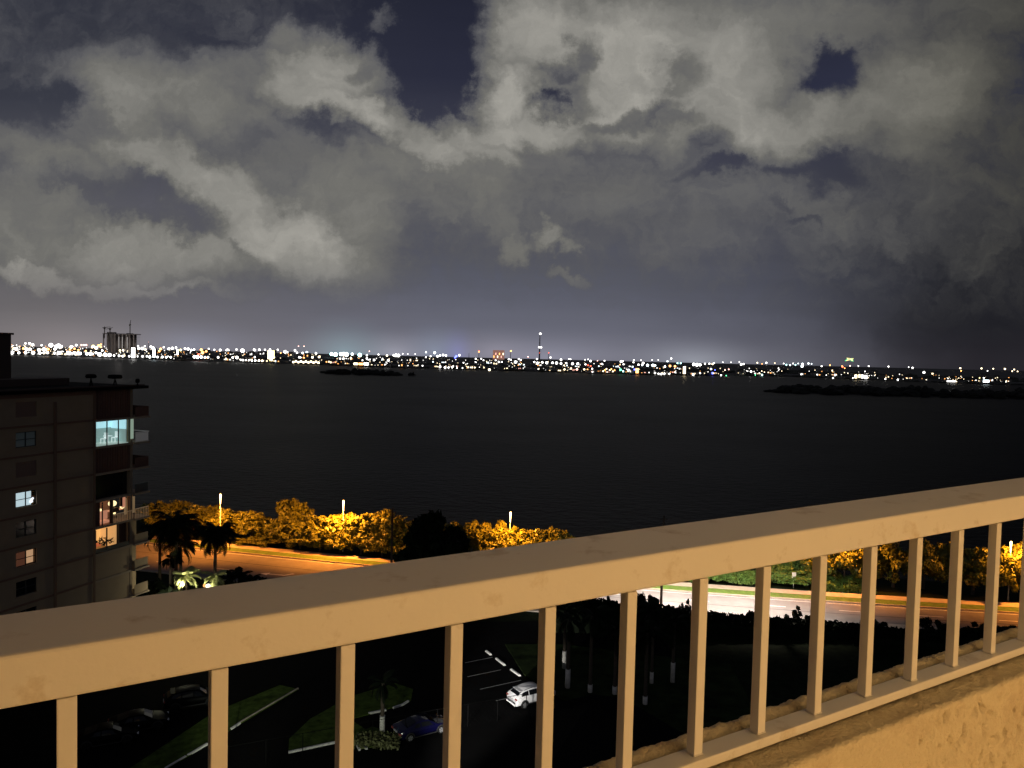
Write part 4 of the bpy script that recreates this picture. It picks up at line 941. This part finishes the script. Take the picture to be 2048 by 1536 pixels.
x, y, z = pp(342, 1118, 92); palm(x, y, z, 1.6, 22, 'pale leaning palm trunk with a small crown', pd, .22, seed=6, trm=mat('pale_bark', (.22,.18,.14), .9))
fan = 'small palms lit from below in the garden'
x, y, z = pp(372, 1146, 88); palm(x, y, z-.3, 1.9, 20, 'small palm glowing pale yellow in a garden light, left one', pg, .14, 'small_palm', seed=7, group=fan, elr=(-.5, 1.1), lw=1.0)
g1 = (x+.1, y-1.5, z-.9)
x, y, z = pp(432, 1148, 89); palm(x, y, z-.3, 1.7, 16, 'small palm partly lit behind the round crowned palm trunk', pg, .12, 'small_palm', seed=8, group=fan, elr=(-.5, 1.1), lw=1.0)
g2 = (x-.6, y-1.4, z-.9)
for k, (g, e_, lab) in enumerate(((g1, 90, 'garden spotlight at the foot of the left glowing small palm'), (g2, 40, 'garden spotlight at the foot of the partly lit small palm'))):
    o = empty('garden_light', (g[0], g[1], 0), 0, lab, 'garden light')
    MB().tube([(0, 0, 0), (0, 0, g[2]-.2)], .03, 6).build('stake', frm, o); MB().tube([(0, 0, g[2]-.2), (0, 0, g[2]-.02)], [.06, .09], 8).build('housing', frm, o)
    lamp('garden_bulb', 'POINT', (g[0], g[1], g[2]+.1), e_*4.5, (1, .93, .62), o, shadow_soft_size=.06)
q = at(416, 1172, 87); o = empty('garden_globe', (q.x, 87, 0), 0, 'small white glowing globe lamp at the foot of the palms', 'garden light')
MB().tube([(0, 0, 0), (0, 0, q.z-.2)], .05, 6).build('post', frm, o); MB().ball((0, 0, q.z), .24, 12, 8).build('globe', mat('globe_glow', (.9,.9,.8), .5, emit=(1,.93,.75), es=3), o)
MB().ball((-.42, .1, q.z+.02), .2, 10, 8).build('amber_glass', mat('amber_glow', (.9,.5,.2), .5, emit=(.9,.42,.12), es=.9), o)
for i, (px, py, D, R_, lab) in enumerate([(305,1168,90,1.8,'dark shrub palm at the foot of the apartment block'),(460,1150,90,1.8,'dark shrub palm right of the round crowned palm'),(480,1143,92,1.7,'dark shrub palm with upright spikes'),(500,1155,91,1.5,'low dark shrub palm near the end of the bed'),(518,1160,92,1.3,'last low dark shrub palm of the bed'),(335,1185,87,1.6,'dark shrub palm left of the glowing palm'),(400,1185,88,1.2,'low dark plant beside the globe lamp'),(445,1180,88,1.5,'low plant below the round crowned palm')]):
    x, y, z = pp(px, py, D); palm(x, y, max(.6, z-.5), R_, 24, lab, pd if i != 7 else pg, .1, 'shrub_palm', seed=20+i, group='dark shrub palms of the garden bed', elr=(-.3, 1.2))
rdh = random.Random(9); hb = MB()
def leafmass(hb, n, fx, fy, fz, sz=.22):
    for i in range(n):
        c = Vector((fx(), fy(), 0)); c.z = fz(c.x); a = Vector((rdh.gauss(0,1), rdh.gauss(0,1), rdh.gauss(0,1))).normalized()*sz*rdh.uniform(.6, 1.3); b = a.cross(Vector((rdh.gauss(0,1), 1, .3))).normalized()*sz*.6
        hb.add([c-a, c+b, c+a, c-b], [(0,1,2,3)])
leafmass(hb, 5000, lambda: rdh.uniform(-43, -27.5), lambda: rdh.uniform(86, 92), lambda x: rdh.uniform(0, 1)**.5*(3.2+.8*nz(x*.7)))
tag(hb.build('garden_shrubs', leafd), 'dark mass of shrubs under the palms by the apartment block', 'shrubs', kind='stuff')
# long dark hedge on our side with single shrubs
HT = [(1150,1206),(1200,1202),(1260,1212),(1330,1214),(1400,1226),(1500,1236),(1600,1243),(1700,1250),(1800,1262),(1900,1268),(2000,1262),(2100,1262)]
def hz(px):
    for (a, ya), (b, yb) in zip(HT, HT[1:]):
        if a <= px <= b: return ya+(yb-ya)*(px-a)/(b-a)
    return HT[0][1] if px < 1150 else HT[-1][1]
def hedge(px0, px1, D, label, n):
    hb = MB(); xa = at(px0, 1200, D).x; xb = at(px1, 1200, D).x
    def top(x): 
        px = 1024+x/D*F; return at(px, hz(px), D).z
    m = MB(); xs = [xa+(xb-xa)*i/60 for i in range(61)]; vs = []; fs = []
    for x in xs:
        t = top(x)-.25+.12*nz(x*1.3)
        for (dy, z) in ((-1.1, 0), (-1.2, t*.6), (-.8, t), (.8, t), (1.1, t*.6), (1.0, 0)): vs.append((x, D+dy+.1*nz(x*2, dy), z))
    for i in range(60):
        for j in range(5): fs.append((6*i+j, 6*i+6+j, 6*i+7+j, 6*i+1+j))
    hb.add(vs, fs)
    leafmass(hb, n, lambda: rdh.uniform(xa, xb), lambda: D+rdh.uniform(-1.2, 1.2), lambda x: top(x)*1.0+rdh.uniform(-.6, .06)+.12*nz(x*1.3))
    return tag(hb.build('hedge', leafd), label, 'hedge')
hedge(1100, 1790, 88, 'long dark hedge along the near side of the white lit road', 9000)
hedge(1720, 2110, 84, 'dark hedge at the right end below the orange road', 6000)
SHR = [(1225,1190,89.5,1.0,0,'leafy shrub poking above the hedge left of the utility pole'),(1292,1186,89,1.9,0,'dark bulky shrub just left of the utility pole'),(1368,1196,90,1.0,1,'grey green shrub with open twigs right of the utility pole'),(1500,1220,89,.7,1,'small round shrub between two balusters'),(1596,1216,89,1.5,0,'dark bushy shrub with ragged top between balusters'),(1425,1222,89,.4,1,'tiny tuft on the hedge'),
       (1752,1232,88,2.2,0,'wide dark shrub at the start of the orange road stretch'),(1865,1236,87,2.0,0,'dark shrub with a pointed top on the orange road stretch'),(1958,1238,86,2.2,0,'dark shrub below the far right lamp'),(2030,1252,85,1.8,0,'low dark shrub at the right edge')]
SK = [(crown_mesh('crown', 90+i, leafd if i else leafd, n=900, leaf=.42, clumps=14), trunk_mesh('trunk', 90+i, 2.6, .1)) for i in range(2)]
for i, (px, py, D, w, k, lab) in enumerate(SHR):
    p = at(px, py, D); tree(SK, i, p.x, D, p.z, w, i, lab, 'single shrubs in front of the road', 'shrub', 'shrub')
# pale kerb slab in the lower right
a, b, c, d = gp(1776, 1249), gp(1905, 1258), gp(1905, 1266), gp(1776, 1262)
tag(MB().prism([(d.x, d.y), (c.x, c.y), (b.x, b.y), (a.x, a.y)], 0, .12).build('driveway', conc), kind='structure')
# ------------------------------------------------------------------ car park
def poly(name, pix, z, m, kind='structure', thick=0):
    pts = [gp(*p) for p in pix]; q = [(p.x, p.y) for p in pts]
    A_ = sum(q[i][0]*q[(i+1) % len(q)][1]-q[(i+1) % len(q)][0]*q[i][1] for i in range(len(q)))
    if A_ < 0: q = q[::-1]
    mb = MB().prism(q, z-thick, z) if thick else MB().add([(x, y, z) for x, y in q], [tuple(range(len(q)))])
    return tag(mb.build(name, m), kind=kind)
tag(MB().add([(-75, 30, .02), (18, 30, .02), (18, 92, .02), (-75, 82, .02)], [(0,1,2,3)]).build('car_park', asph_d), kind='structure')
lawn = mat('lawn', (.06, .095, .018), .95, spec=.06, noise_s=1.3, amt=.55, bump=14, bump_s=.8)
# planted islands inside white kerbs
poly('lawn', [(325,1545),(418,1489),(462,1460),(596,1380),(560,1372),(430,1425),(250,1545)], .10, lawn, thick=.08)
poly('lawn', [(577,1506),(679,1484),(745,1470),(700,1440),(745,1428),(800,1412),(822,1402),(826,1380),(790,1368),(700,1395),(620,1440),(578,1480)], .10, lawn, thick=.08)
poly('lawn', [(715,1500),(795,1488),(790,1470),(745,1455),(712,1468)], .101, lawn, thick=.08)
poly('unlit_lawn', [(1122,1400),(1400,1476),(1460,1500),(1520,1440),(1460,1330),(1122,1290),(1010,1290),(1048,1350)], .10, mat('unlit_lawn', (.016,.026,.008), .95, spec=.06, noise_s=.5, amt=.7), thick=.08)  # lawn copy darkened in colour to look unlit
kerbw = mat('white_kerb', (.78, .77, .72), .7, noise_s=2, amt=.2)
def kerb(name, pts, w=.16, label=None, m=None, gap=0):
    mb = MB(); P_ = [gp(*p) for p in pts]
    for a, b in zip(P_, P_[1:]):
        d = (b-a); L_ = d.length; d.normalize(); n_ = Vector((-d.y, d.x, 0))*w/2
        k = max(1, round(L_/2.2)) if gap else 1
        for i in range(k):
            s = a+d*L_*i/k; e = a+d*(L_*(i+1)/k-gap)
            mb.prism([(v.x, v.y) for v in (s-n_, e-n_, e+n_, s+n_)], .0, .17)
    return tag(mb.build(name, m or kerbw), kind='structure')
kerb('kerb', [(330,1540),(418,1488)], gap=.18); kerb('kerb', [(462,1460),(480,1448)])
kerb('kerb', [(480,1447),(596,1379)], .12, m=conc)
kerb('kerb', [(577,1507),(679,1485)]); kerb('kerb', [(737,1429),(772,1422)]); kerb('kerb', [(786,1418),(806,1411),(817,1404)]); kerb('kerb', [(716,1473),(728,1471)]); kerb('kerb', [(714,1493),(719,1502)]); kerb('kerb', [(724,1492),(734,1500)])
ws = empty('wheel_stop', gp(982, 1309), 0)
def wheel_stop(pa, pb, label):
    a, b = gp(*pa), gp(*pb); d = b-a; o = MB()
    L_ = d.length
    o.add([(-L_/2,-.13,0),(L_/2,-.13,0),(L_/2,.13,0),(-L_/2,.13,0),(-L_/2+.05,-.07,.15),(L_/2-.05,-.07,.15),(L_/2-.05,.07,.15),(-L_/2+.05,.07,.15)], [(0,3,2,1),(4,5,6,7),(0,1,5,4),(1,2,6,5),(2,3,7,6),(3,0,4,7)])
    return tag(o.build('wheel_stop', kerbw, None, ((a.x+b.x)/2, (a.y+b.y)/2, .02), math.atan2(d.y, d.x)), label, 'wheel stop', 'white wheel stops of the parking bays')
bpy.data.objects.remove(ws)
wheel_stop((972,1303), (982,1311), 'farthest and shortest looking white wheel stop'); wheel_stop((992,1318), (1010,1332), 'middle white wheel stop of the parking bays'); wheel_stop((1022,1340), (1040,1353), 'white wheel stop nearest the white car')
ln = mat('bay_line', (.30, .30, .29), .8, noise_s=4, amt=.3)
def line(pa, pb, w=.1):
    a, b = gp(*pa), gp(*pb); d = (b-a).normalized(); n_ = Vector((-d.y, d.x, 0))*w/2
    tag(MB().add([tuple(v+Vector((0,0,.026))) for v in (a-n_, b-n_, b+n_, a+n_)], [(0,1,2,3)]).build('bay_line', ln), kind='structure')
for l in [((930,1326),(985,1315)),((935,1354),(1002,1340)),((960,1379),(1042,1361)),((992,1402),(1020,1396))]: line(*l)

wp = mat('white_car_paint', (.86,.86,.86), .22, spec=.6); bp_ = mat('blue_car_paint', (.003,.003,.026), .15, spec=.8); kp = mat('dark_car_paint', (.002,.002,.002), .45, spec=.06)
# cars
tyre = mat('tyre', (.012,.012,.012), .8, spec=.06); rim = mat('alloy', (.55,.55,.56), .3, metal=.7)
cgl = mat('car_glass', (.006,.007,.008), .08)
def car(label, paintm, px, py, rz, kind='suv', cat='car', name='parked_car', group=None):
    p = gp(px, py, .02); o = empty(name, p, rz, label, cat, group)
    suv = kind == 'suv'
    L_, W = (4.7, .93) if suv else (4.6, .92)
    # stations: x, z belt/hood top, z roof (or None), half width
    if suv: ST = [(-2.35,.62,.62,.72),(-2.28,.98,1.0,.86),(-2.1,1.10,1.16,.91),(-1.5,1.12,1.50,.93),(-.9,1.08,1.62,.93),(0,1.03,1.64,.93),(.55,1.0,1.52,.93),(1.15,.99,1.08,.92),(1.3,.98,1.02,.92),(1.9,.90,.94,.89),(2.25,.76,.8,.80),(2.35,.55,.56,.68)]
    else: ST = [(-2.3,.6,.6,.70),(-2.22,.92,.94,.84),(-1.8,.97,1.03,.90),(-1.5,.96,1.10,.91),(-.7,.93,1.33,.92),(-.1,.90,1.37,.92),(.35,.89,1.31,.92),(1.05,.86,.92,.91),(1.3,.85,.88,.91),(1.9,.76,.79,.88),(2.22,.62,.65,.78),(2.3,.48,.49,.66)]
    zb = .30 if suv else .2
    import bisect
    def prof(st):
        x, zbelt, zr, w = st; wr = w*(.72 if zr-zbelt > .2 else .9)
        zc = zr+.03
        return [(0, zb), (w*.82, zb), (w*.97, zb+.15), (w, zb+.35 if zbelt > zb+.4 else zbelt*.8), (w*.985, zbelt), (w*.95, zbelt+.02), ((w*.95+wr)/2+.02, (zbelt+zr)/2+.01), (wr, zr-.01 if zr-zbelt > .03 else zr), (wr*.8, zr+.02), (0, zc)]
    vs = []; fs = []; n = len(prof(ST[0])); ns = len(ST); gf = []
    for sgn in (1, -1):
        for st in ST:
            for (y, z) in prof(st): vs.append((st[0], y*sgn, z))
    for q, sgn in enumerate((1, -1)):
        o_ = q*ns*n
        for i in range(ns-1):
            for j in range(n-1):
                f = (o_+i*n+j, o_+(i+1)*n+j, o_+(i+1)*n+j+1, o_+i*n+j+1); fs.append(f if sgn == 1 else f[::-1])
        e = tuple(o_+j for j in range(n)); fs.append(e if sgn == -1 else e[::-1]); e = tuple(o_+(ns-1)*n+j for j in range(n)); fs.append(e if sgn == 1 else e[::-1])
    MB().add(vs, fs, 0, True).build('body', paintm, o)
    # panes lie a few millimetres off the body
    def interp(x):
        for a, b in zip(ST, ST[1:]):
            if a[0] <= x <= b[0]:
                t = (x-a[0])/(b[0]-a[0]); return tuple(a[k]+(b[k]-a[k])*t for k in range(4))
    def side_pt(x, t, sgn, off=.02):
        pr = prof(interp(x)); a = pr[5]; b = pr[6]; c = pr[7]
        if t < .5: y = a[0]+(b[0]-a[0])*t*2; z = a[1]+(b[1]-a[1])*t*2
        else: y = b[0]+(c[0]-b[0])*(t-.5)*2; z = b[1]+(c[1]-b[1])*(t-.5)*2
        return (x, (y+off)*sgn, z+.004)
    wx = [(-1.75,-.95),(-.87,.02),(.10,.85)] if suv else [(-1.2,-.45),(-.37,.7)]
    for sgn in (1, -1):
        for (a, b) in wx:
            m = MB(); xs = [a+(b-a)*k/4 for k in range(5)]
            v = [side_pt(x, .10, sgn) for x in xs]+[side_pt(x, .52, sgn) for x in xs]+[side_pt(x, .86, sgn) for x in xs]
            f = [(r_*5+k, r_*5+k+1, (r_+1)*5+k+1, (r_+1)*5+k) for r_ in (0, 1) for k in range(4)]
            m.add(v, f if sgn == -1 else [q[::-1] for q in f], 0, True); m.build('side_window', cgl, o)
    def screen(xa, xb, name):
        sa, sb = interp(xa), interp(xb); d = .03
        lift = .045
        za, zb_ = sa[2]+lift, sb[2]+lift; wa, wb = sa[3]*.80*.9, sb[3]*.72*.88
        MB().add([(xa, -wa, za), (xa, wa, za), (xb, wb, zb_), (xb, -wb, zb_), (xa, 0, za+.02), (xb, 0, zb_+.02)], [(0, 4, 5, 3), (4, 1, 2, 5)]).build(name, cgl, o)
    if suv: screen(-2.06, -1.62, 'rear_window'); screen(1.12, .6, 'windscreen')
    else: screen(-1.6, -.75, 'rear_window'); screen(1.0, .4, 'windscreen')
    hr = .36 if suv else .335
    for x in (-1.42, 1.42):
        for sgn in (1, -1):
            w_ = empty('wheel', (x, .80*sgn, hr)); w_.parent = o
            t = MB(); prof_ = [(-.12, hr*.66), (-.12, hr*.94), (-.08, hr), (.08, hr), (.12, hr*.94), (.12, hr*.66)]
            v = []; k = 20
            for i in range(k):
                a = 2*PI*i/k
                for (y, r) in prof_: v.append((r*math.cos(a), y, r*math.sin(a)))
            f = [(i*6+j, i*6+j+1, ((i+1) % k)*6+j+1, ((i+1) % k)*6+j) for i in range(k) for j in range(5)]
            t.add(v, f, 0, True).build('tyre', tyre, w_)
            r_ = MB(); y = .10*sgn
            for i in range(5):
                a = 2*PI*i/5+.3
                ca, sa_ = math.cos(a), math.sin(a); px_, pz_ = -sa_*.055, ca*.055; R1 = hr*.64
                r_.add([(ca*.03+px_, y, sa_*.03+pz_), (ca*.03-px_, y, sa_*.03-pz_), (ca*R1-px_*1.3, y+.015*sgn, sa_*R1-pz_*1.3), (ca*R1+px_*1.3, y+.015*sgn, sa_*R1+pz_*1.3)], [(0,1,2,3)])
            pts = [(R1*1.02*math.cos(2*PI*i/20), y, R1*1.02*math.sin(2*PI*i/20)) for i in range(21)]; r_.tube(pts, .022, 5)
            r_.build('rim', tyre if paintm == kp else rim, w_); MB().tube([(0, -.09*sgn, 0), (0, .03*sgn, 0)], hr*.6, 16).build('brake_disc', tyre, w_)
            # dark arch lining on the body
            arc = [(x+(hr+.06)*math.cos(PI*i/10), (.935 if suv else .925)*sgn, hr+(hr+.06)*math.sin(PI*i/10)) for i in range(11)]
            MB().tube(arc, .05, 5).build('wheel_arch', mat('black_trim', (.015,.015,.015), .7), o)
            wa = (.945 if suv else .935)*sgn
            MB().add([(x, wa, zb)]+[(px2, wa, pz2) for (px2, _, pz2) in arc], [tuple(range(12))]).build('wheel_well', mat('black_trim'), o)
            w_.location.y = .845*sgn
    rl = mat('tail_light_lens', (.30,.07,.06), .2); hl = mat('headlight_lens', (.75,.78,.8), .15)
    for sgn in (1, -1):
        zt = .95 if suv else .76
        MB().bbox(-2.34, -2.16, min(.58*sgn,.86*sgn), max(.58*sgn,.86*sgn), zt-.07, zt+.07, .02).build('tail_light', rl, o)
        MB().bbox(2.08, 2.27, min(.48*sgn,.78*sgn), max(.48*sgn,.78*sgn), (.70 if suv else .58), (.82 if suv else .68), .02).build('headlight', hl, o)
        MB().bbox(.78, .98, min(.93*sgn,1.08*sgn), max(.93*sgn,1.08*sgn), (1.02 if suv else .93), (1.16 if suv else 1.06), .03).build('mirror', paintm, o)
    MB().box(-2.40, -2.353, -.72, .72, zb+.05, zb+.2).build('rear_bumper', paintm, o)
    MB().box(-2.375, -2.30, -.26, .26, .74, .86).build('number_plate', mat('plate', (.5,.5,.5), .5), o)
    MB().box(-1.05, 1.05, -.955, -.935, zb+.04, zb+.12).box(-1.05, 1.05, .935, .955, zb+.04, zb+.12).build('sill_trim', mat('black_trim'), o)
    if suv:
        MB().tube([(-1.3, .6, 1.58), (-.5, .62, 1.69), (.3, .6, 1.62)], .02, 5).build('roof_rail', mat('black_trim'), o)
        MB().tube([(-1.3, -.6, 1.58), (-.5, -.62, 1.69), (.3, -.6, 1.62)], .02, 5).build('roof_rail', mat('black_trim'), o)
        MB().box(-1.8, -1.42, -.62, .62, 1.51, 1.555).build('roof_spoiler', paintm, o)
    else:
        MB().box(2.25, 2.31, -.5, .5, .32, .5).build('grille', mat('black_trim'), o)
    return o
hd = math.atan2(2.0, 3.1)
car('white hatchback suv seen from behind, parked between two balusters', wp, 1063, 1403, hd).scale = (.95, .98, .98)
car('dark blue low car with bright alloy wheels by the small tree', bp_, 842, 1466, hd, 'coupe')
car('black car with only its roof edge glinting, lowest at the left', kp, 215, 1484, R(25), 'coupe', group='dark cars in the unlit corner')
car('black car with a faint curved glint, between the other two dark cars', kp, 278, 1456, R(25), 'coupe', group='dark cars in the unlit corner')
car('black car farthest back in the unlit corner', kp, 385, 1410, R(25), 'suv', group='dark cars in the unlit corner')

# chain link fence (posts and rails) running in front of the cars
fm = mat('fence_metal', (.006,.006,.006), .8, spec=.05)
def fence(pa, pb, H, n, label):
    a, b = gp(*pa), gp(*pb); o = empty('wire_fence', (a+b)/2, 0, label, 'fence'); c = (a+b)/2
    for i in range(n+1):
        p = a.lerp(b, i/n)-c; MB().tube([p, p+Vector((0, 0, H))], .035, 6).build('post', fm, o)
    for h in (H-.03,): MB().tube([a-c+Vector((0, 0, h)), b-c+Vector((0, 0, h))], .022, 5).build('top_rail', fm, o)
    m = MB(); d = (b-a); L_ = d.length; d.normalize(); k = int(L_/.45)
    for i in range(-5, k):
        for sg in (1, -1):
            s0 = i*.45; p0 = max(0, s0); p1 = min(L_, s0+H)
            z0 = (p0-s0) if sg == 1 else H-(p0-s0); z1 = (p1-s0) if sg == 1 else H-(p1-s0)
            if p1 > p0: m.tube([a-c+d*p0+Vector((0, 0, z0)), a-c+d*p1+Vector((0, 0, z1))], .004, 3, cap=False)
    m.build('wire_mesh', fm, o)
fence((455,1545),(1052,1431), 2.0, 9, 'thin dark wire fence with posts running in front of the white and blue cars')

# whitewashed palms behind the car park
wt = [(1128,1338,1302,.16,'whitewashed palm trunk touching the right side of a baluster, farther one'),(1135,1377,1338,.19,'thickest whitewashed palm trunk, lowest beside the baluster'),(1180,1386,1370,.17,'whitewashed palm trunk with only its foot visible over the black roof'),(1229,1390,1372,.17,'yellowish trunk foot just left of a baluster'),(1290,1410,1392,.17,'trunk foot above the slope of the black roof'),(1303,1368,1343,.14,'thin whitewashed trunk in the second gap from the white car'),(1345,1366,1325,.17,'tall whitewashed trunk standing alone near the baluster')]
for i, (px, pb, pt, tr, lab) in enumerate(wt):
    g = gp(px, pb); t = at(px, pt, g.y).z
    palm(g.x, g.y, 6.0+(i % 3)*.7, 2.4, 16, lab, pd, tr, 'whitewashed_palm', seed=40+i, group='whitewashed palms behind the car park', trm=bark, white_to=max(.9, t))
g = gp(764, 1476); palm(g.x, g.y, 4.6, 1.6, 14, 'small palm with a pale trunk in the planted island by the blue car', pd, .17, 'whitewashed_palm', seed=60, white_to=1.9, trm=bark)
rdh = random.Random(19); hb = MB()
c0 = gp(750, 1490)
leafmass(hb, 900, lambda: c0.x+rdh.uniform(-1.6, 2.0), lambda: c0.y+rdh.uniform(-.9, .9), lambda x: rdh.uniform(.1, .7), .16)
tag(hb.build('ground_cover', mat('pale_leaves', (.14,.15,.06), .7, noise_s=2, amt=.4)), 'pale leafy ground cover at the foot of the small palm', 'ground cover', kind='stuff')

# black hipped roof of a pavilion in the foreground below
pv = empty('pavilion', at(1200, 1560, 44.0)*1.0, 0, 'black hipped roof of a pavilion below the balcony', 'pavilion'); pc_ = Vector(pv.location); pc_.z = 0; pv.location = pc_
def W_(px, py, D): return at(px, py, D)-pc_
a = W_(1090, 1412, 50); b = W_(1185, 1389, 48); c = W_(1245, 1395, 47); d = W_(1392, 1482, 42); e = W_(1500, 1700, 36); f = W_(980, 1700, 36); g_ = W_(1100, 1620, 40)
blk = mat('black_shingle', (.006,.006,.006), .95, spec=.06)
vs = [a, b, c, d, e, f]; bot = [Vector((v.x, v.y, v.z-.3)) for v in vs]
MB().add(vs+bot, [(0,1,2,3,4,5)[::-1], (6,7,8,9,10,11)]+[(i, (i+1) % 6, 6+(i+1) % 6, 6+i) for i in range(6)]).build('roof', blk, pv)
for v in (a, d, e, f): MB().tube([(v.x*.93, v.y*.93, 0), (v.x*.93, v.y*.93, v.z-.3)], .12, 8).build('post', blk, pv)
# floodlight on a mast below the picture, the lamp that whitens the car
fl = empty('floodlight', (-13, 27, 0), 0, 'car park floodlight on a short mast below the frame', 'floodlight')
MB().tube([(0, 0, 0), (0, 0, 6.4)], [.1, .07], 8).build('mast', frm, fl)
MB().box(-.35, .35, .05, .3, 6.4, 6.9).build('housing', frm, fl); MB().box(-.3, .3, .301, .32, 6.45, 6.85).build('lens', mat('flood_lens', (.8,.8,.8), .4, emit=(1,1,.95), es=8), fl)
lamp('flood_beam', 'SPOT', (-13, 27.6, 6.7), 130000, (1, .96, .9), fl, target=(-1, 70, .9), spot_size=R(13), spot_blend=.8, shadow_soft_size=.2)
lamp('flood_beam', 'SPOT', (-13, 27.6, 6.7), 10000, (.95, 1, .8), fl, target=(-12, 62, .2), spot_size=R(30), spot_blend=.9, shadow_soft_size=.2)
lamp('flood_beam', 'SPOT', (-13, 27.6, 6.7), 26000, (.95, 1, .8), fl, target=(-22, 63, .2), spot_size=R(15), spot_blend=.9, shadow_soft_size=.2)
